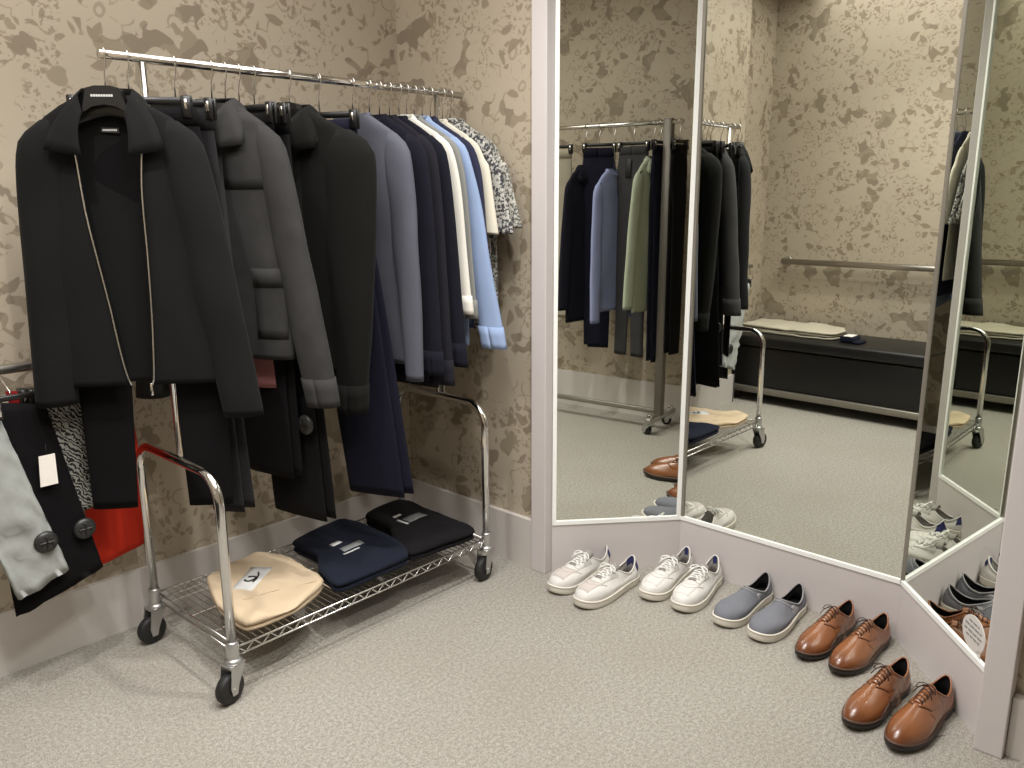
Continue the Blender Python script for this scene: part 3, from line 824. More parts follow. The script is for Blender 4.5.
# 3 washed grey jacket
j3, R3 = top_garment('trucker_jacket', 'washed grey buttoned work jacket with chest yoke and flap pockets', 'jacket', 1.275, -61, M['grey_cord'], sh=0.200, length=0.85, hem=0.215, depth=0.036, sl=0.82, dx=0.105, dy=-0.005,
                     r0=0.053, r1=0.05, d0=0.038, d1=0.038, collar_ribs=MID_RIBS, placket=True, nbuttons=6, cuffs=True, pocket=True, yoke=True, seed=7.0, group=GR)
suit_hanger('black hanger inside the washed grey work jacket', 1.275, -61, 0.13, group=HG, slim=0.6)
# pink shirt tail peeking below
top_garment('pink_shirt', 'dusty pink shirt whose hem peeks out below the washed grey jacket', 'shirt', 1.318, -61, M['pink'], sh=0.13, length=0.955, hem=0.045, cx=0.075, depth=0.010, sl=0.25, dx=0.0, r0=0.03, r1=0.03, d0=0.012, d1=0.012, seed=8.0, group=GR, neck=True, drop=0.05)
suit_hanger('black hanger inside the dusty pink shirt', 1.318, -61, 0.11, group=HG, drop=0.05)
# 4 black trousers
trousers('pleated_trousers', 'black trousers with the shorter hem beneath the washed grey jacket', 1.362, -80, M['black_pant'], 1.25, False, 0.135, 0, 0.12, 0.11, depth=0.012, seed=9.0, group=GR, legs_dx=0.035)
clip_hanger('black clip hanger just behind the washed grey jacket', 1.362, -80, 0.145, group=HG)
trousers('tailored_trousers', 'black trousers with a round security tag near the longer hem', 1.412, -80, M['black_pant'], 1.395, False, 0.135, 0, 0.125, 0.12, depth=0.012, seed=10.0, group=GR, legs_dx=0.105, sec=(0.165, -1.07, -0.03))
clip_hanger('black clip hanger holding the black trousers with a security tag', 1.412, -80, 0.14, group=HG)
# 5 black jacket
j5, R5 = top_garment('harrington_jacket', 'plain black jacket with a short collar hanging after the grey one', 'jacket', 1.535, -68, M['black_wool'], sh=0.232, length=0.93, hem=0.215, depth=0.036, sl=0.89, dx=-0.045, dy=-0.01,
                     r0=0.090, r1=0.048, d0=0.044, d1=0.040, collar_ribs=MID_RIBS, placket=True, nbuttons=0, cuffs=True, seed=11.0, group=GR, fold=0.012)
mb = MB(); plate(mb, [(-0.014, 0, -0.085), (0.014, 0, -0.085), (0.014, 0, 0), (-0.014, 0, 0)], 0.001); o = mb.build('swing_tag', M['white_label'], j5, False); o.location = (-0.10, 0.052, -0.27); o['label'] = 'narrow white swing tag at the back'
suit_hanger('black hanger with a grey size label holding the plain black jacket', 1.535, -68, 0.13, True, 'label', group=HG, slim=0.6)
# 6 navy trousers
trousers('navy_trousers', 'dark navy trousers with a wide hem just short of the shelf', 1.645, -68, M['navy_pant'], 1.385, False, 0.13, 0, 0.115, 0.108, depth=0.014, seed=12.0, group=GR, legs_dx=0.17)
clip_hanger('black clip hanger between the plain black jacket and the slate top', 1.645, -68, 0.14, group=HG)
# 7.. tops seen edge on
SPEC = [
    ('slate_sweater', 'slate grey long-sleeved top, first of the edge-on tops on the rack', 'sweater', 1.778, -80, 'slate', dict(length=0.93, sl=0.81, dx=0.035, neck=True, seed=13.0, r0=0.055, r1=0.034, d0=0.026, d1=0.022, depth=0.024, fold=0.012)),
    ('navy_sweater', 'dark navy knit right behind the slate grey top', 'sweater', 1.848, -80, 'navy_knit', dict(length=1.00, sl=0.80, dx=0.05, neck=True, rib=True, seed=14.0, r0=0.055, d0=0.016, d1=0.015, depth=0.016)),
    ('ink_sweater', 'ink black knit third among the edge-on tops', 'sweater', 1.892, -80, 'ink_knit', dict(length=1.03, sl=0.84, dx=0.055, neck=True, rib=True, seed=15.0, r0=0.055, d0=0.015, d1=0.015, depth=0.015)),
    ('midnight_cardigan', 'near-black knit just before the narrow white shirt', 'sweater', 1.936, -80, 'navy_knit', dict(length=1.0, sl=0.78, dx=0.075, neck=True, rib=True, seed=16.0, r0=0.058, d0=0.016, d1=0.015, depth=0.015)),
    ('white_shirt', 'white shirt seen as a thin pale edge among the dark knits', 'shirt', 1.980, -80, 'white_cotton', dict(length=0.80, sl=0.60, dx=0.065, collar_ribs=SHIRT_RIBS, seed=17.0, depth=0.011, r0=0.052, d0=0.011, d1=0.011, cuffs=True)),
    ('grey_shirt', 'grey-green shirt between the white and the light blue shirts', 'shirt', 2.014, -80, 'khaki', dict(length=0.84, sl=0.62, dx=0.055, collar_ribs=SHIRT_RIBS, seed=18.0, depth=0.011, r0=0.05, d0=0.011, d1=0.011, cuffs=True)),
    ('blue_shirt', 'light blue shirt with its full sleeve hanging forward', 'shirt', 2.050, -80, 'sky', dict(length=0.90, sl=0.73, dx=0.125, dy=0.0, collar_ribs=SHIRT_RIBS, seed=19.0, depth=0.014, r0=0.055, r1=0.05, d0=0.016, d1=0.020, cuffs=True, placket=True, nbuttons=5)),
    ('navy_polo', 'short navy polo shirt behind the light blue shirt', 'shirt', 2.088, -82, 'navy_polo', dict(length=0.84, sl=0.50, dx=0.05, collar_ribs=SHIRT_RIBS, seed=20.0, depth=0.013, r0=0.06, r1=0.055, d0=0.014, d1=0.015)),
    ('cream_tee', 'cream short-sleeved tee next to the navy polo', 'shirt', 2.128, -82, 'cream', dict(length=0.76, sl=0.33, dx=0.05, neck=True, seed=21.0, depth=0.011, r0=0.055, r1=0.055, d0=0.014, d1=0.016)),
    ('printed_shirt', 'black and white scatter-print short-sleeved shirt second from the wall', 'shirt', 2.188, -84, 'mono_print', dict(length=0.86, sl=0.33, dx=0.07, collar_ribs=SHIRT_RIBS, seed=22.0, depth=0.012, r0=0.055, r1=0.06, d0=0.013, d1=0.015)),
    ('fine_print_shirt', 'finely printed pale short-sleeved shirt closest to the side wall', 'shirt', 2.226, -85, 'mono_print2', dict(length=0.84, sl=0.31, dx=0.085, collar_ribs=SHIRT_RIBS, seed=23.0, depth=0.011, r0=0.055, r1=0.058, d0=0.011, d1=0.012)),
]
for nm, lb, ct, X, ph, mt, kw in SPEC:
    top_garment(nm, lb, ct, X, ph, M[mt], group=GR, **kw)
    word = lb.split(' ')[0:4]
    suit_hanger('black hanger inside the ' + {'slate_sweater': 'slate grey top', 'navy_sweater': 'dark navy knit', 'ink_sweater': 'ink black knit', 'midnight_cardigan': 'near-black knit', 'white_shirt': 'white shirt', 'grey_shirt': 'grey-green shirt',
                'blue_shirt': 'light blue shirt', 'navy_polo': 'navy polo', 'cream_tee': 'cream tee', 'printed_shirt': 'scatter-print shirt', 'fine_print_shirt': 'finely printed shirt by the wall'}[nm], X, ph, 0.135, group=HG, slim=0.3)

# ------------------------------------------------------------------ wall rail at the left and what hangs from it
rail = thing('wall_rail', 'steel clothes rail on the back wall at the photo\'s left edge', 'rail', (0.2, 2.60, 0.975))
MB().tube([(0.0, 0, 0), (0.85, 0, 0)], 0.014, 14).build('tube', M['steel'], rail)
for x in (0.06, 0.74):
    MB().tube([(x, 0.0, -0.005), (x, 0.129, -0.005)], 0.009, 10).build('bracket_arm', M['steel'], rail)
    MB().lathe([(0.03, 0.122), (0.03, 0.129)], 'y', (x, 0, -0.005), 16).build('flange', M['steel'], rail)


def hung_cloth(name, label, cat, corners, mat, depth=0.02, seed=1.0, fold=0.008, group='clothes on the wall rail at the left', wr=0.004):
    tl, tr, br, bl = [Vector(c) for c in corners]
    org = (tl + tr) / 2
    root = thing(name, label, cat, org, 0, group)
    rows = []; N = 22; rings = []
    for i in range(N):
        v = i / (N - 1); a = tl.lerp(bl, v) - org; b = tr.lerp(br, v) - org; c = (a + b) / 2; h = (b - a) / 2
        ring = []
        for j in range(32):
            t = 2 * PI * j / 32; s = math.sin(t); q = -math.cos(t)
            p = c + h * sp(s, 0.85) + Vector((0, 1, 0)) * (depth * (0.6 + 0.4 * v) * sp(q, 0.7))
            n = noise.noise(Vector((s * h.length * 12, q * 2 + seed * 5, v * 3 + seed)))
            n2 = noise.noise(Vector((s * h.length * 30, q * 3 + seed, v * 14 + seed)))
            p += Vector((0.2 * n * fold, (n * fold) * (0.3 + v) + n2 * wr, 0)); ring.append(p)
        rings.append(ring)
    rings.append([c0 + (p - c0) * 0.93 for c0 in [sum(rings[-1], Vector()) / 32] for p in rings[-1]])
    return root, rings


r1, g1 = hung_cloth('grey_trousers', 'pale grey crinkled trousers hanging lowest at the left edge of the photo', 'trousers', [(0.499, 2.453, 0.898), (0.654, 2.474, 0.871), (0.773, 2.474, 0.388), (0.629, 2.463, 0.345)], M['crinkle'], 0.016, 3.0, 0.014, wr=0.016)
skin('leg', g1, M['crinkle'], r1, captop=True); security_tag(r1, Vector((0.717, 2.452, 0.494)) - r1.location)
r2, g2 = hung_cloth('black_trousers', 'black trousers with a white swing tag on the wall rail', 'trousers', [(0.613, 2.515, 0.910), (0.786, 2.526, 0.874), (0.886, 2.526, 0.338), (0.629, 2.505, 0.278)], M['black_pant'], 0.016, 4.0)
skin('leg', g2, M['black_pant'], r2, captop=True); security_tag(r2, Vector((0.838, 2.497, 0.485)) - r2.location)
mb = MB(); plate(mb, [(-0.0235, 0, -0.045), (0.0235, 0, -0.045), (0.0245, 0, 0.045), (-0.018, 0, 0.045)], 0.0015)
o = mb.build('swing_tag', M['white_label'], r2, False); o.location = Vector((0.757, 2.488, 0.690)) - r2.location; o['label'] = 'blank white cardboard swing tag'
MB().tube([(0.002, 0.001, 0.045), (0.005, 0.004, 0.075)], 0.0007, 5).build('tag_string', M['print_black'], o)
r3, g3 = hung_cloth('print_shirt', 'black and white brush-print shirt showing as a strip beside black trousers', 'shirt', [(0.752, 2.553, 0.877), (0.893, 2.558, 0.862), (0.918, 2.558, 0.53), (0.83, 2.553, 0.52)], M['zebra'], 0.014, 5.0)
skin('body', g3, M['zebra'], r3, captop=True)
r5, g5 = hung_cloth('maroon_shirt', 'maroon shirt showing as slivers around the brush-print shirt', 'shirt', [(0.702, 2.570, 0.919), (0.929, 2.575, 0.882), (0.929, 2.575, 0.635), (0.743, 2.570, 0.635)], M['maroon'], 0.010, 6.0)
skin('body', g5, M['maroon'], r5, captop=True)
r4, g4 = hung_cloth('red_shirt', 'bright red shirt hanging behind the black trouser leg', 'shirt', [(0.871, 2.655, 0.878), (1.075, 2.655, 0.842), (1.102, 2.660, 0.325), (0.911, 2.655, 0.289)], M['red'], 0.016, 7.0, 0.014)
skin('body', g4, M['red'], r4, captop=True)
for nm, lb, x, y0 in (('clip_hanger', 'black clip hanger of the grey crinkled trousers', 0.577, 2.463), ('clip_hanger', 'black clip hanger of the black trousers with the white tag', 0.70, 2.52),
                  ('clip_hanger', 'black clip hanger of the brush-print shirt', 0.833, 2.555), ('clip_hanger', 'black clip hanger of the red shirt', 0.973, 2.655), ('clip_hanger', 'black clip hanger of the maroon shirt', 0.815, 2.57)):
    root = thing(nm, lb, 'hanger', (x, 2.60, 0.975), 0, 'black hangers on the wall rail')
    dy = y0 - 2.60
    pts = [(0, 0.018 * math.sin(a), 0.018 * math.cos(a)) for a in [math.radians(-110 + 25 * i) for i in range(10)]] + [(0, dy * 0.5 + 0.004, -0.03), (0, dy, -0.05), (0, dy, -0.06)]
    MB().tube(pts, 0.002, 6, up=(1, 0, 0)).build('hook', M['chrome'], root)
    zt = -0.062
    MB().rbox(-0.085, 0.085, dy - 0.005, dy + 0.005, zt - 0.012, zt + 0.004, 0.003, 1).build('cross_bar', M['plastic'], root)
    for s in (-1, 1):
        c = MB().rbox(s * 0.07 - 0.011, s * 0.07 + 0.011, dy - 0.022, dy + 0.022, zt - 0.045, zt + 0.006, 0.003, 1).build('clip', M['plastic'], root)
        MB().rbox(s * 0.07 - 0.004, s * 0.07 + 0.004, dy - 0.025, dy - 0.021, zt - 0.035, zt - 0.002, 0.001, 1).build('clip_spring', M['chrome'], c)


# ------------------------------------------------------------------ folded tees on the wire shelf
def folded(name, label, outline, z, height, mat, seed=1.0, cat='shirt', group=None, layers=2, bumps=0.006):
    cx = sum(p[0] for p in outline) / len(outline); cy = sum(p[1] for p in outline) / len(outline)
    root = thing(name, label, cat, (cx, cy, z), 0, group)
    n = len(outline); dense = []
    for i in range(n):
        p0, p1, p2, p3 = [Vector((outline[(i + k) % n][0] - cx, outline[(i + k) % n][1] - cy)) for k in (-1, 0, 1, 2)]
        for k in range(6):
            u = k / 6
            c = 0.5 * (2 * p1 + (p2 - p0) * u + (2 * p0 - 5 * p1 + 4 * p2 - p3) * u * u + (3 * p1 - p0 - 3 * p2 + p3) * u ** 3)
            dense.append(c * 0.6 + p1.lerp(p2, u) * 0.4)
    m = len(dense)

    def layer(nm, z0, z1, sc_, sd):
        prof = [(0.55, 0.0), (0.93, 0.0), (0.985, 0.15), (1.0, 0.5), (0.985, 0.83), (0.94, 0.97), (0.86, 1.0), (0.7, 1.0), (0.5, 1.0), (0.3, 1.0), (0.12, 1.0)]
        v = []; f = []
        for s, h in prof:
            for p in dense:
                q = p * s * sc_
                nz = noise.noise(Vector((q.x * 9, q.y * 9, sd * 3))) * bumps + noise.noise(Vector((q.x * 26, q.y * 22, sd))) * bumps * 0.4
                v.append((q.x, q.y, z0 + (z1 - z0) * h + (nz * h if h > 0.4 else 0)))
        for i in range(len(prof) - 1):
            for j in range(m): f.append((i * m + j, i * m + (j + 1) % m, (i + 1) * m + (j + 1) % m, (i + 1) * m + j))
        f.append(tuple((len(prof) - 1) * m + j for j in range(m)))
        return obj(nm, v, f, mat, root), v, f
    for k in range(layers - 1): layer('folded_layer', height * k / layers, height * (k + 1) / layers - 0.001, 0.985 - 0.01 * k, seed + k)
    top, v, f = layer('folded_layer', height * (layers - 1) / layers, height, 1.0, seed + 9)
    return root, BVHTree.FromPolygons(v, f), (cx, cy)


def drape(bvh, pts, off):
    out = []
    for x, y in pts:
        h = bvh.ray_cast(Vector((x, y, 2.0)), Vector((0, 0, -1)))
        out.append(Vector((x, y, (h[0].z if h[0] else 0.0) + off)))
    return out


def draped_grid(name, bvh, fn, nu, nv, off, mat, parent, th=0.0012):
    """fn(u,v)->(x,y); a thin piece laid on a surface"""
    v = drape(bvh, [fn(i / nu, j / nv) for i in range(nu + 1) for j in range(nv + 1)], off)
    m = nv + 1; f = [(i * m + j, (i + 1) * m + j, (i + 1) * m + j + 1, i * m + j + 1) for i in range(nu) for j in range(nv)]
    k = len(v); v2 = v + [p - Vector((0, 0, th + off)) for p in v]
    edge = [(0, j) for j in range(nv + 1)] + [(i, nv) for i in range(1, nu + 1)] + [(nu, j) for j in range(nv - 1, -1, -1)] + [(i, 0) for i in range(nu - 1, 0, -1)]
    idx = [i * m + j for i, j in edge]
    for q in range(len(idx)): a, b = idx[q], idx[(q + 1) % len(idx)]; f.append((a, b, b + k, a + k))
    return obj(name, v2, f, mat, parent)


def local_quad(c, origin):
    p = [(x - origin[0], y - origin[1]) for x, y in c]
    return lambda u, v: tuple((p[0][k] * (1 - u) + p[1][k] * u) * (1 - v) + (p[3][k] * (1 - u) + p[2][k] * u) * v for k in (0, 1))


TZ = SZ + 0.007
GT = 'folded tees on the wire shelf'
b1, bv, og = folded('folded_tee', 'folded beige tee with a small dark emblem on the wire shelf', [(1.195, 2.49), (1.30, 2.535), (1.40, 2.54), (1.455, 2.47), (1.462, 2.33), (1.435, 2.16), (1.28, 2.09), (1.115, 2.10), (1.12, 2.28)], TZ, 0.036, M['beige_tee'], 1.0, group=GT, bumps=0.017)
em = draped_grid('emblem_patch', bv, local_quad([(1.20, 2.33), (1.32, 2.42), (1.36, 2.35), (1.24, 2.28)], og), 6, 4, 0.0015, M['print_white'], b1)
cxy = (1.275 - og[0], 2.347 - og[1])
pts = drape(bv, [(cxy[0] + 0.019 * math.cos(a), cxy[1] + 0.015 * math.sin(a)) for a in [math.radians(-200 + 22 * i) for i in range(14)]], 0.0035)
MB().tube(pts, 0.004, 6, flat=0.3).build('swirl', M['print_black'], em)
pts = drape(bv, [(cxy[0] + x, cxy[1] + y) for x, y in ((-0.006, -0.026), (0.012, -0.018), (0.034, 0.004), (0.042, 0.02))], 0.0035)
MB().tube(pts, 0.003, 6, flat=0.3).build('swirl', M['print_black'], em)
pts = drape(bv, [(1.13 - og[0] + 0.06 * k / 8 * 5.4, 2.24 - og[1] + 0.03 * math.sin(k / 8 * PI) - 0.10 * k / 8) for k in range(9)], 0.001)
MB().tube(pts, 0.003, 6, flat=0.5).build('sleeve_fold', M['beige_tee'], b1)

b2, bv, og = folded('folded_tee', 'folded navy tee in the middle of the wire shelf with a small white print', [(1.535, 2.50), (1.64, 2.535), (1.80, 2.545), (1.815, 2.40), (1.80, 2.20), (1.745, 2.095), (1.60, 2.09), (1.445, 2.10), (1.47, 2.24), (1.53, 2.34)], TZ, 0.044, M['navy_tee'], 2.0, group=GT, bumps=0.010)
c0 = (1.615, 2.335)
pr = draped_grid('print_block', bv, local_quad([(c0[0] - 0.005, c0[1] - 0.05), (c0[0] + 0.085, c0[1] - 0.05), (c0[0] + 0.085, c0[1] - 0.02), (c0[0] - 0.005, c0[1] - 0.02)], og), 5, 2, 0.0012, M['print_grey'], b2)
draped_grid('print_dot', bv, local_quad([(c0[0] - 0.005, c0[1] + 0.015), (c0[0] + 0.035, c0[1] + 0.015), (c0[0] + 0.035, c0[1] + 0.04), (c0[0] - 0.005, c0[1] + 0.04)], og), 3, 2, 0.0012, M['print_white'], b2)
draped_grid('print_line', bv, local_quad([(c0[0] - 0.02, c0[1] - 0.07), (c0[0] + 0.05, c0[1] - 0.07), (c0[0] + 0.05, c0[1] - 0.062), (c0[0] - 0.02, c0[1] - 0.062)], og), 4, 1, 0.0012, M['print_white'], b2)
b3, bv, og = folded('folded_tee', 'folded black tee at the far end of the wire shelf with a white print block', [(1.87, 2.50), (1.94, 2.54), (2.085, 2.545), (2.095, 2.38), (2.085, 2.18), (2.06, 2.075), (1.90, 2.085), (1.765, 2.105), (1.80, 2.24), (1.86, 2.34)], TZ, 0.044, M['black_tee'], 3.0, group=GT, bumps=0.008)
c0 = (1.93, 2.36)
draped_grid('print_block', bv, local_quad([(c0[0] + 0.01, c0[1] - 0.05), (c0[0] + 0.10, c0[1] - 0.05), (c0[0] + 0.10, c0[1] + 0.0), (c0[0] + 0.01, c0[1] + 0.0)], og), 5, 3, 0.0012, M['print_grey'], b3)
draped_grid('print_line', bv, local_quad([(c0[0] - 0.01, c0[1] - 0.055), (c0[0] + 0.0, c0[1] - 0.055), (c0[0] + 0.0, c0[1] + 0.01), (c0[0] - 0.01, c0[1] + 0.01)], og), 2, 3, 0.0012, M['print_white'], b3)
draped_grid('print_dot', bv, local_quad([(c0[0] + 0.0, c0[1] + 0.03), (c0[0] + 0.035, c0[1] + 0.03), (c0[0] + 0.035, c0[1] + 0.045), (c0[0] + 0.0, c0[1] + 0.045)], og), 2, 2, 0.0012, M['print_white'], b3)


# ------------------------------------------------------------------ shoes
SL = 0.333
OUT = [(0, 0), (.025, .062), (.11, .105), (.28, .106), (.48, .118), (.66, .150), (.79, .152), (.90, .122), (.975, .062), (1, -.012), (.975, -.085), (.895, -.140), (.78, -.170), (.64, -.172), (.48, -.145), (.28, -.118), (.11, -.108), (.025, -.065)]


def closed_spline(P, per):
    n = len(P); out = []
    for i in range(n):
        p0, p1, p2, p3 = [Vector(P[(i + k) % n]) for k in (-1, 0, 1, 2)]
        for k in range(per):
            u = k / per; out.append(0.5 * (2 * p1 + (p2 - p0) * u + (2 * p0 - 5 * p1 + 4 * p2 - p3) * u * u + (3 * p1 - p0 - 3 * p2 + p3) * u ** 3))
    return out


def shoe(name, label, pos, ang, foot, kind, group, pair):
    L = SL
    root = thing(name, label, 'shoe', (pos[0], pos[1], 0), math.radians(ang), group)
    fl = 1 if foot == 'left' else -1     # y>0 side is the inner (straighter) edge of a right foot here
    wd = {'sneaker': 0.98, 'slip': 0.98, 'derby': 0.90}[kind]
    tp = (lambda q: 1.0 - 0.20 * max(0.0, (q - 0.72) / 0.28)) if kind == 'derby' else (lambda q: 1.0)
    ol = [Vector((p[0] * L, p[1] * L * wd * tp(p[0]) * -fl)) for p in closed_spline(OUT, 4)]
    if fl == 1: ol = [ol[0]] + ol[:0:-1]     # keep the winding
    N = len(ol)
    zs = {'sneaker': 0.030, 'slip': 0.030, 'derby': 0.022}[kind]

    # sole: rings
    def ringset(prof, mat, nm):
        v = []; f = []; c = Vector((L * 0.5, 0))
        for s, z in prof:
            for p in ol:
                d = (p - c); q = c + d + d.normalized() * s
                zz = z
                if kind == 'derby' and nm == 'sole' and z < 0.001: zz = z
                v.append((q.x, q.y, zz + 0.010 * max(0, (q.x / L - 0.80) / 0.2) ** 2 * (1 if z < zs + 0.02 else 0)))
        for i in range(len(prof) - 1):
            for j in range(N): f.append((i * N + j, i * N + (j + 1) % N, (i + 1) * N + (j + 1) % N, (i + 1) * N + j))
        f += [tuple(range(N - 1, -1, -1)), tuple((len(prof) - 1) * N + j for j in range(N))]
        return obj(nm, v, f, mat, root)
    if kind == 'derby':
        ringset([(-0.006, 0.006), (0.002, 0.007), (0.004, 0.010), (0.002, 0.020), (0.000, 0.022)], M['dark_sole'], 'sole')
        ringset([(0.002, 0.0205), (0.0055, 0.0215), (0.0055, 0.0255), (0.001, 0.0265)], M['welt'], 'welt')
        hv = [p for p in ol if p.x < L * 0.27]
        hs = sorted(hv, key=lambda p: math.atan2(p.y, p.x - L * 0.14)); v = [(p.x, p.y, z) for z in (0.0, 0.018) for p in hs]; n = len(hs)
        obj('heel', v, [tuple(range(n - 1, -1, -1)), tuple(range(n, 2 * n))] + [(i, (i + 1) % n, (i + 1) % n + n, i + n) for i in range(n)], M['dark_sole'], root, False)
        zs = 0.024
    else:
        ringset([(-0.004, 0.0), (0.003, 0.002), (0.0055, 0.008), (0.0045, 0.022), (0.003, zs), (-0.003, zs + 0.001)], M['white_rubber'], 'sole')
        ringset([(0.005, 0.0245), (0.0066, 0.0255), (0.0066, 0.0285), (0.004, 0.0295)], M['white_rubber'], 'foxing_line')
    # upper: from the sole's edge to the collar opening
    P = {'sneaker': dict(c=0.245, rx=0.195, ry=0.092, heel=0.104, side=0.064, front=0.099, toe=0.052, pz=0.020),
         'slip': dict(c=0.255, rx=0.215, ry=0.096, heel=0.096, side=0.056, front=0.089, toe=0.047, pz=0.018),
         'derby': dict(c=0.215, rx=0.180, ry=0.082, heel=0.098, side=0.070, front=0.110, toe=0.044, pz=0.020)}[kind]
    K = 14; rings = []
    op = []
    for j, p in enumerate(ol):
        a = math.atan2(p.y / wd / 0.16, (p.x - L * 0.42) / 0.55) if False else None
        u = j / N; al = 2 * PI * u
        ox = L * (P['c'] - P['rx'] * math.cos(al)); oy = (-fl) * 0
        sy = 1 if (ol[N // 4].y > 0) else -1
        oy = sy * L * P['ry'] * math.sin(al) * (1.0 - 0.18 * math.cos(al) * -1 * 0)
        h = P['side'] + (P['heel'] - P['side']) * max(0, math.cos(al)) ** 2.6 + (P['front'] - P['side']) * max(0, -math.cos(al)) ** 1.2
        op.append(Vector((ox, oy, h)))
    for k in range(K + 1):
        t = k / K; ring = []
        for j, p in enumerate(ol):
            P0 = Vector((p.x, p.y, zs)); P3 = op[j]
            outw = Vector((p.x - L * 0.5, p.y, 0)).normalized()
            dist = (Vector((P0.x, P0.y)) - Vector((P3.x, P3.y))).length
            toe = max(0.0, min(1.0, (p.x / L - 0.45) / 0.45))
            P1 = P0 + outw * 0.004 + Vector((0, 0, (P3.z - zs) * 0.55 * (1 - toe) + P['toe'] * toe))
            P2 = P3 + (P0 - P3) * (0.12 + 0.40 * toe); P2.z = P3.z - (0.012 + 0.16 * dist) * (1 - toe) - toe * (0.010 + P['pz'])
            q = P0 * (1 - t) ** 3 + P1 * (3 * t * (1 - t) ** 2) + P2 * (3 * t * t * (1 - t)) + P3 * t ** 3
            if kind == 'derby': q.z += 0.0016 * noise.noise(Vector((q.x * 40, q.y * 40, pair))) * (1 - abs(2 * t - 1))
            ring.append(q)
        rings.append(ring)
    v = [p for r in rings for p in r]; f = []
    for i in range(K):
        for j in range(N): f.append((i * N + j, i * N + (j + 1) % N, (i + 1) * N + (j + 1) % N, (i + 1) * N + j))
    bvh = BVHTree.FromPolygons(v, f)
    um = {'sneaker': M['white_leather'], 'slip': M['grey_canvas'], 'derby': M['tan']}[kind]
    obj('upper', v, f, um, root)
    # inside: collar binding and lining down to an insole
    lm = {'sneaker': M['grey_lining'], 'slip': M['dark_lining'], 'derby': M['dark_lining']}[kind]
    lin = []; c = Vector((L * P['c'], 0, 0))
    for s, dz in ((0.0, 0.0), (0.003, -0.001), (0.0, -0.02), (-0.004, -1)):
        ring = []
        for q in op:
            d = Vector((q.x - c.x, q.y, 0)); dn = d.normalized()
            zz = q.z + dz if dz > -0.5 else zs + 0.006
            ring.append(Vector((q.x, q.y, 0)) - dn * (0.004 if dz == 0 and s == 0 else 0.004 - s) + Vector((0, 0, zz)))
        lin.append(ring)
    v2 = [p for r in lin for p in r]; f2 = []
    for i in range(3):
        for j in range(N): f2.append((i * N + (j + 1) % N, i * N + j, (i + 1) * N + j, (i + 1) * N + (j + 1) % N))
    f2.append(tuple(3 * N + j for j in range(N)))
    obj('lining', v2, f2, lm, root)
    bm_ = {'sneaker': M['white_leather'], 'slip': M['grey_binding'], 'derby': M['tan']}[kind]
    MB().tube([q for q in op] + [op[0]], 0.0030, 6, cap=False).build('collar_binding', bm_, root)
    xt = L * (P['c'] + P['rx'])           # front of the opening
    if kind == 'slip':
        # goring side panels and a rolled edge line across the instep
        for s in (-1, 1):
            draped_grid('elastic_gore', bvh, lambda a, b, s=s: (xt - 0.068 + 0.05 * a + 0.006 * b, s * (0.030 + 0.013 * b)), 4, 4, 0.0010, M['grey_binding'], root)
        pts = drape(bvh, [(xt + 0.012 - 0.055 * (abs(k) / 7) ** 2.2, 0.0065 * k) for k in range(-7, 8)], 0.0012)
        MB().tube(pts, 0.0025, 6).build('instep_edge', M['grey_binding'], root)
        draped_grid('heel_patch', bvh, lambda a, b: (0.004 + 0.008 * a, -0.014 + 0.028 * b), 2, 3, 0.001, M['grey_binding'], root)
        return root
    x1 = L * (0.665 if kind == 'sneaker' else 0.60)       # front of the lacing
    lw = 0.0185 if kind == 'sneaker' else 0.0125
    # tongue
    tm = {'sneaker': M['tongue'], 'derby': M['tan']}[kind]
    tv = []; nt = 8
    for i in range(nt + 1):
        u = i / nt; x = x1 - (x1 - xt + (0.026 if kind == 'sneaker' else 0.014)) * u
        for b in (-1, -0.5, 0, 0.5, 1):
            y = b * (lw * 0.95 + 0.004 * u)
            h = bvh.ray_cast(Vector((max(x, xt + 0.002), y, 1)), Vector((0, 0, -1)))
            z = (h[0].z if h[0] else P['front']) + 0.001
            if x < xt: z += (xt - x) * (0.35 if kind == 'sneaker' else 0.1)
            tv.append((x, y, z + 0.003 * (1 - b * b)))
    tf = [(i * 5 + j, i * 5 + j + 1, (i + 1) * 5 + j + 1, (i + 1) * 5 + j) for i in range(nt) for j in range(4)]
    to = obj('tongue', tv, tf, tm, root); md = to.modifiers.new('thick', 'SOLIDIFY'); md.thickness = 0.004; md.offset = 0
    # eyestays / quarters laid over the vamp
    for s in (-1, 1):
        if kind == 'sneaker':
            fn = lambda a, b, s=s: (x1 + 0.004 - (x1 - xt + 0.006) * a, s * (lw * (0.80 + 0.25 * a) + b * (0.017 - 0.004 * a)))
            draped_grid('eyestay', bvh, fn, 8, 3, 0.0052, M['white_leather'], root)
        else:
            fn = lambda a, b, s=s: (x1 + 0.008 - 0.030 * b ** 1.5 - (x1 - xt + 0.014) * a, s * (lw * (0.62 + 0.4 * a) + b * 0.024))
            draped_grid('quarter_facing', bvh, fn, 8, 5, 0.0028, M['tan'], root)
            pts = drape(bvh, [(x1 + 0.009 - 0.030 * b ** 1.5, s * (lw * 0.62 + b * 0.024)) for b in [i / 8 for i in range(9)]], 0.0022)
            MB().tube(pts, 0.0013, 5).build('seam', M['tan_line'], root)
            pts = drape(bvh, [(x1 - 0.012 - 0.04 * u ** 1.3, s * (lw * 0.62 + 0.026 + 0.028 * u)) for u in [i / 8 for i in range(9)]], 0.0006)
            MB().tube(pts, 0.0009, 5).build('seam', M['tan_line'], root)
    # laces: crossing bars, each a piece of its own, and a bow
    nl = 6 if kind == 'sneaker' else 5
    lc = {'sneaker': M['white_lace'], 'derby': M['brown_lace']}[kind]
    rr = 0.0032 if kind == 'sneaker' else 0.0017
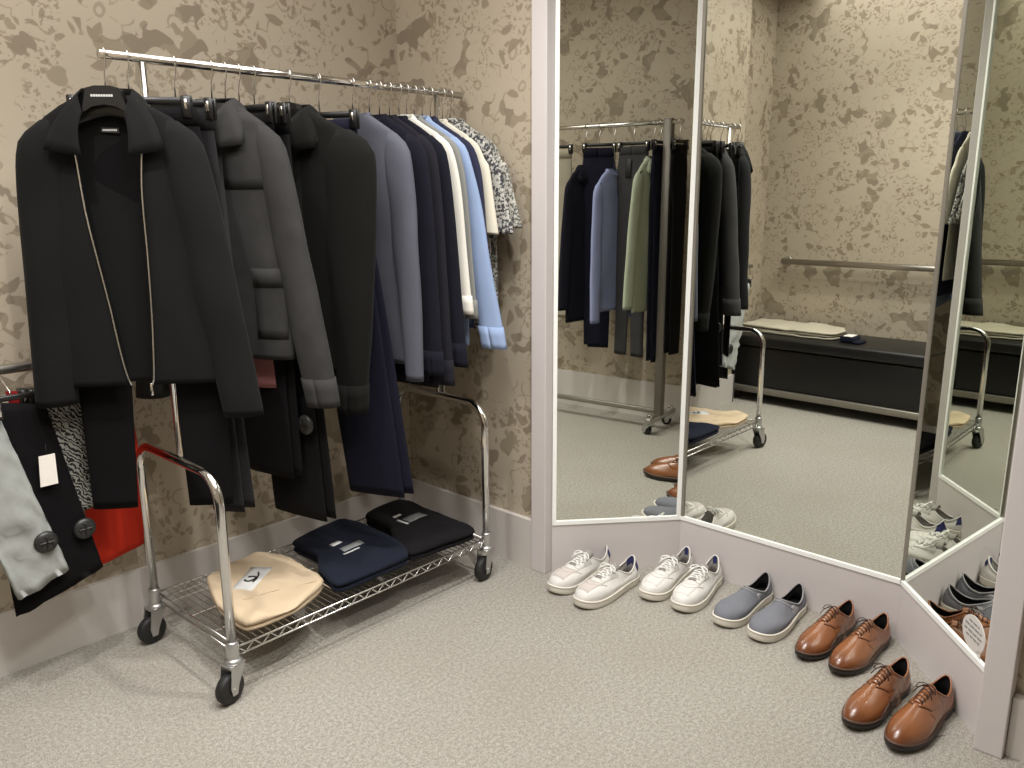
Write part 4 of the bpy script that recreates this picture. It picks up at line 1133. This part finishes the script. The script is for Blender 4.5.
    for k in range(nl):
        x = x1 - 0.008 - (x1 - xt - 0.012) * k / (nl - 1); ws = lw * (1.08 + 0.25 * k / nl); sk_ = 0.006 * (1 if k % 2 else -1) if kind == 'sneaker' else 0.004
        pts = drape(bvh, [(x + sk_ * (b / 4), ws * b / 4) for b in range(-4, 5)], 0.0082 if kind == 'sneaker' else 0.0058)
        pts[0].z -= 0.005; pts[-1].z -= 0.005
        MB().tube(pts, rr, 6, flat=0.7 if kind == 'sneaker' else 1.0).build('lace', lc, root)
        if k < nl - 1:
            xn = x1 - 0.008 - (x1 - xt - 0.012) * (k + 1) / (nl - 1); sg = 1 if k % 2 else -1
            pts = drape(bvh, [(x + (xn - x) * (b + 4) / 8, sg * ws * b / 4) for b in range(-4, 5)], 0.0045)
            MB().tube(pts, rr * 0.9, 6, flat=0.7).build('lace', lc, root)
    bx = xt + 0.006; bz = P['front'] + 0.010
    for s in (-1, 1):
        big = 1.0 if kind == 'sneaker' else 0.75
        pts = [(bx, 0, bz), (bx + 0.006, s * 0.014 * big, bz + 0.006), (bx + 0.010, s * 0.030 * big, bz + 0.001), (bx + 0.016, s * 0.036 * big, bz - 0.010), (bx + 0.018, s * 0.024 * big, bz - 0.006), (bx + 0.008, s * 0.008, bz)]
        MB().tube(pts, rr, 6, flat=0.8).build('lace_bow', lc, root)
        pts = [(bx, 0, bz), (bx + 0.012, s * 0.012 * big, bz + 0.002), (bx + 0.026, s * 0.026 * big, bz - 0.008), (bx + 0.034, s * 0.034 * big, bz - 0.020)]
        MB().tube(pts, rr * 0.9, 6, flat=0.8).build('lace_bow', lc, root)
    if kind == 'sneaker':
        # toe cap overlay, heel tab
        pts = drape(bvh, [(L * 0.80 - 0.10 * (abs(y) / 0.045) ** 2 * 0.55 + 0.004, y) for y in [-0.043 + 0.086 * i / 14 for i in range(15)]], 0.0012)
        MB().tube(pts, 0.0016, 5).build('toe_seam', M['white_suede'], root)
        draped_grid('toe_panel', bvh, lambda a, b: (L * 0.735 + 0.062 * a - 0.020 * (2 * b - 1) ** 2 * (1 - a), (-0.034 + 0.068 * b) * (1 - 0.25 * a)), 5, 8, 0.0012, M['white_suede'] if pair == 1 else M['white_leather'], root)
        # heel tab: a band cut from the upper's own rings at the back
        i0, i1 = (5, K) if pair == 1 else (8, K)
        span = 8 if pair == 1 else 6
        hv = []; cols = list(range(-span, span + 1))
        for i in range(i0, i1 + 1):
            for j in cols:
                q = rings[i][j % N]; ow = Vector((q.x - L * 0.25, q.y, 0)).normalized(); hv.append(q + ow * 0.0022)
        m = len(cols)
        ht = obj('heel_tab', hv, [(i * m + j, i * m + j + 1, (i + 1) * m + j + 1, (i + 1) * m + j) for i in range(i1 - i0) for j in range(m - 1)], M['navy_suede'], root)
        ht['label'] = 'navy suede heel tab'
        # inner face of the tab, seen above the lining
        hv = []; cols = list(range(-7, 8)) if pair == 1 else list(range(-3, 4)); m = len(cols)
        for dz in (0.001, -0.030):
            for j in cols:
                q = op[j % N]; ow = Vector((q.x - L * 0.25, q.y, 0)).normalized(); hv.append(Vector((q.x, q.y, q.z + dz)) - ow * 0.0058)
        obj('inner_tab', hv, [(j, j + 1, m + j + 1, m + j) for j in range(m - 1)], M['navy_suede'], root)
        side = -fl
        for s in (-1, 1):
            pts = drape(bvh, [(L * 0.30 + 0.004 * i, s * (0.040 - 0.0 * i)) for i in range(2)], 0.0)
    return root


def place(toe, ang):
    a = math.radians(ang); return (toe[0] - SL * math.cos(a), toe[1] - SL * math.sin(a))


SHOES = [
    ('sneaker', 'white lace-up sneaker with grey toe nearest the floral wall', (2.172, 1.783), 179, 'right', 'sneaker', 1, 'first pair of white sneakers'),
    ('sneaker', 'white lace-up sneaker with grey toe second from the floral wall', (2.150, 1.652), 176, 'left', 'sneaker', 1, 'first pair of white sneakers'),
    ('sneaker', 'white lace-up sneaker with pale toe standing at the mirrors\' inner corner', (2.358, 1.495), -176, 'right', 'sneaker', 2, 'second pair of white sneakers'),
    ('sneaker', 'white lace-up sneaker with pale toe next to the grey slip-ons', (2.362, 1.368), -175, 'left', 'sneaker', 2, 'second pair of white sneakers'),
    ('slip_on_shoe', 'blue-grey canvas slip-on nearer the white sneakers', (2.368, 1.205), 178, 'right', 'slip', 3, 'pair of grey slip-ons'),
    ('slip_on_shoe', 'blue-grey canvas slip-on nearer the brown shoes', (2.362, 1.076), 178, 'left', 'slip', 3, 'pair of grey slip-ons'),
    ('derby_shoe', 'tan leather derby shoe beside the grey slip-ons', (2.350, 0.912), 175, 'right', 'derby', 4, 'first pair of tan derbies'),
    ('derby_shoe', 'tan leather derby shoe third from the right jamb', (2.338, 0.804), 173, 'left', 'derby', 4, 'first pair of tan derbies'),
    ('derby_shoe', 'tan leather derby shoe second from the right jamb', (2.102, 0.668), 173, 'right', 'derby', 5, 'second pair of tan derbies'),
    ('derby_shoe', 'creased tan leather derby shoe closest to the right jamb', (2.086, 0.552), 172, 'left', 'derby', 5, 'second pair of tan derbies'),
]
for nm, lb, toe, ang, foot, kind, pair, grp in SHOES:
    shoe(nm, lb, place(toe, ang), ang, foot, kind, grp, pair)

# ------------------------------------------------------------------ bench and rail on the left wall (seen in the mirrors)
bx0, bx1, by0, by1 = -0.47, 0.06, 0.75, 2.84
bench = thing('bench', 'long black leatherette bench on a grey metal frame, seen in the mirrors', 'bench', (0, 0, 0))
MB().rbox(bx0, bx1 - 0.01, by0, by1, 0.115, 0.40, 0.012, 2).build('base_box', M['bench'], bench)
MB().rbox(bx0, bx1 + 0.008, by0 - 0.01, by1, 0.402, 0.478, 0.018, 3).build('seat_cushion', M['bench'], bench)
fr = MB().rbox(bx1 - 0.03, bx1 + 0.006, by0, by1, 0.070, 0.114, 0.003, 1).build('front_rail', M['grey_metal'], bench)
MB().rbox(bx0, bx0 + 0.03, by0, by1, 0.078, 0.114, 0.003, 1).build('back_rail', M['grey_metal'], bench)
for y in (by0 + 0.02, by1 - 0.05):
    for x in (bx0 + 0.03, bx1 - 0.20):
        MB().rbox(x, x + 0.03, y, y + 0.03, 0.0, 0.078, 0.002, 1).build('leg', M['grey_metal'], bench)
gb = thing('grab_rail', 'brushed steel rail on the wall above the black bench, seen in the mirrors', 'rail', (XL, 0, 0.965))
MB().tube([(0.07, 0.5, 0), (0.07, 2.68, 0)], 0.021, 16).build('tube', M['steel'], gb)
for y in (0.54, 2.665):
    MB().tube([(0.001, y, 0), (0.07, y, 0)], 0.013, 12).build('bracket_arm', M['steel'], gb)
    MB().lathe([(0.034, 0.001), (0.034, 0.007), (0.03, 0.009)], 'x', (0, y, 0), 18).build('flange', M['steel'], gb)
cb, bv, og = folded('folded_jeans', 'pale grey folded trousers lying on the black bench, seen in the mirrors', [(-0.40, 2.80), (-0.2, 2.82), (-0.08, 2.78), (-0.07, 2.45), (-0.09, 2.13), (-0.28, 2.11), (-0.41, 2.2), (-0.42, 2.5)], 0.479, 0.05, M['oat'], 5.0, 'trousers', None, 3, 0.022)
wl = thing('folded_belt', 'small black folded belt with a white label on the bench, seen in the mirrors', 'belt', (-0.12, 2.02, 0.479))
MB().rbox(-0.06, 0.06, -0.05, 0.05, 0, 0.045, 0.012, 2).build('strap_roll', M['navy_tee'], wl)
MB().rbox(-0.03, 0.061, -0.035, 0.025, 0.042, 0.049, 0.002, 1).build('paper_label', M['white_label'], wl)
MB().rbox(-0.05, 0.07, -0.09, -0.04, 0, 0.018, 0.006, 2).build('strap_end', M['navy_tee'], wl)

# ------------------------------------------------------------------ square-post rack by the front wall (seen in the mirrors)
R2Y, R2Z = -0.15, 1.857
rk2 = thing('stand_rack', 'grey steel square-post rack standing by the front wall, seen in the mirrors', 'clothes rack', (0, R2Y, 0))
MB().tube([(0.68, 0, R2Z), (1.88, 0, R2Z)], 0.013, 12).build('hanging_bar', M['chrome'], rk2)
for x in (0.72, 1.79):
    MB().rbox(x - 0.026, x + 0.026, -0.022, 0.022, 0.10, R2Z + 0.02, 0.003, 1).build('post', M['post_paint'], rk2)
    MB().rbox(x - 0.02, x + 0.02, -0.21, 0.16, 0.075, 0.105, 0.003, 1).build('foot', M['steel'], rk2)
    for y in (-0.17, 0.125):
        MB().rbox(x - 0.014, x + 0.014, y - 0.014, y + 0.014, 0.07, 0.13, 0.002, 1).build('foot_peg', M['chrome'], rk2)
        caster(rk2, x, y, math.radians(200 if y > 0 else 150), 0.032, 0.075)
MB().rbox(0.74, 1.77, -0.012, 0.012, 0.106, 0.136, 0.003, 1).build('cross_beam', M['grey_metal'], rk2)
G2 = 'clothes on the square-post rack seen in the mirrors'; H2 = 'hangers on the square-post rack seen in the mirrors'


def rack2_trousers(nm, lb, X, mat, length, half, seed, phi=180, w1=None, hl=None):
    trousers(nm, lb, X, phi, mat, length, False, half, 0, half * 0.9, w1 or half * 0.72, 0.014, seed=seed, y=R2Y, z=R2Z, group=G2)
    clip_hanger(hl, X, phi, half + 0.01, y=R2Y, z=R2Z, group=H2)


def rack2_top(nm, lb, ct, X, phi, mat, hl, length, sl, seed, drop, dx=0.02, **kw):
    top_garment(nm, lb, ct, X, phi, mat, sh=0.18, length=length, hem=0.185, depth=0.022, sl=sl, dx=dx, d0=0.02, d1=0.02, r0=0.05, seed=seed, y=R2Y, z=R2Z, group=G2, drop=drop, fold=0.008, **kw)
    suit_hanger(hl, X, phi, 0.155, y=R2Y, z=R2Z, group=H2, drop=drop, slim=0.5)


rack2_trousers('stone_trousers', 'stone trousers next to the mirror\'s white side frame, seen in the mirror', 1.03, M['stone'], 1.20, 0.085, 31.0, 165, hl='hanger of the stone trousers seen in the mirror')
rack2_top('navy_overshirt', 'dark navy overshirt between stone and black trousers, seen in the mirror', 'jacket', 1.235, 97, M['navy_knit'], 'hanger of the dark navy overshirt seen in the mirror', 1.20, 0.80, 32.0, 0.14, 0.07, collar_ribs=SHIRT_RIBS)
rack2_trousers('black_chinos', 'black trousers left of the grey jeans, seen in the mirror', 1.33, M['navy_pant'], 1.37, 0.095, 33.0, 160, hl='hanger of the black trousers seen in the mirror')
rack2_top('lavender_shirt', 'lavender blue shirt behind the grey jeans, seen in the mirror', 'shirt', 1.435, 97, M['lavender'], 'hanger of the lavender blue shirt seen in the mirror', 1.12, 0.85, 34.0, 0.16, 0.02, neck=True)
jeans = trousers('grey_jeans', 'dark grey jeans with a black waist card, seen in the mirror', 1.565, 190, M['grey_jean'], 1.40, True, 0.10, 0.052, 0.056, 0.046, depth=0.018, seed=35.0, y=R2Y, z=R2Z, group=G2, splay=0.012)
MB().rbox(-0.005, 0.035, -0.032, -0.029, -0.31, -0.20, 0.001, 1).build('waist_card', M['print_black'], jeans)['label'] = 'black card hanging from the waistband'
clip_hanger('hanger of the dark grey jeans seen in the mirror', 1.565, 190, 0.115, y=R2Y, z=R2Z, group=H2)
rack2_top('sage_shirt', 'sage green shirt before the rack\'s post, seen in the mirror', 'shirt', 1.70, 98, M['sage'], 'hanger of the sage green shirt seen in the mirror', 1.10, 0.80, 37.0, 0.10, 0.08, collar_ribs=SHIRT_RIBS)
rack2_trousers('navy_chinos', 'navy trousers hanging in front of the rack\'s post, seen in the mirror', 1.742, M['navy_pant'], 1.42, 0.075, 38.0, 98, hl='hanger of the navy trousers by the post seen in the mirror')
rack2_trousers('end_trousers', 'black trousers on the outer side of the rack\'s post, seen in the mirror', 1.86, M['black_pant'], 1.36, 0.075, 39.0, 97, hl='hanger of the black trousers beyond the post seen in the mirror')

# ------------------------------------------------------------------ recessed ceiling lamps (above the frame)
for k, (lx, ly, le) in enumerate(LAMPS):
    o = MB().lathe([(0.03, CEIL - 0.001), (0.055, CEIL - 0.001), (0.058, CEIL - 0.006), (0.05, CEIL - 0.009), (0.046, CEIL - 0.004)], 'z', (lx, ly, 0), 20).build('trim_%d' % (k + 4), M['frame']); o['kind'] = 'structure'
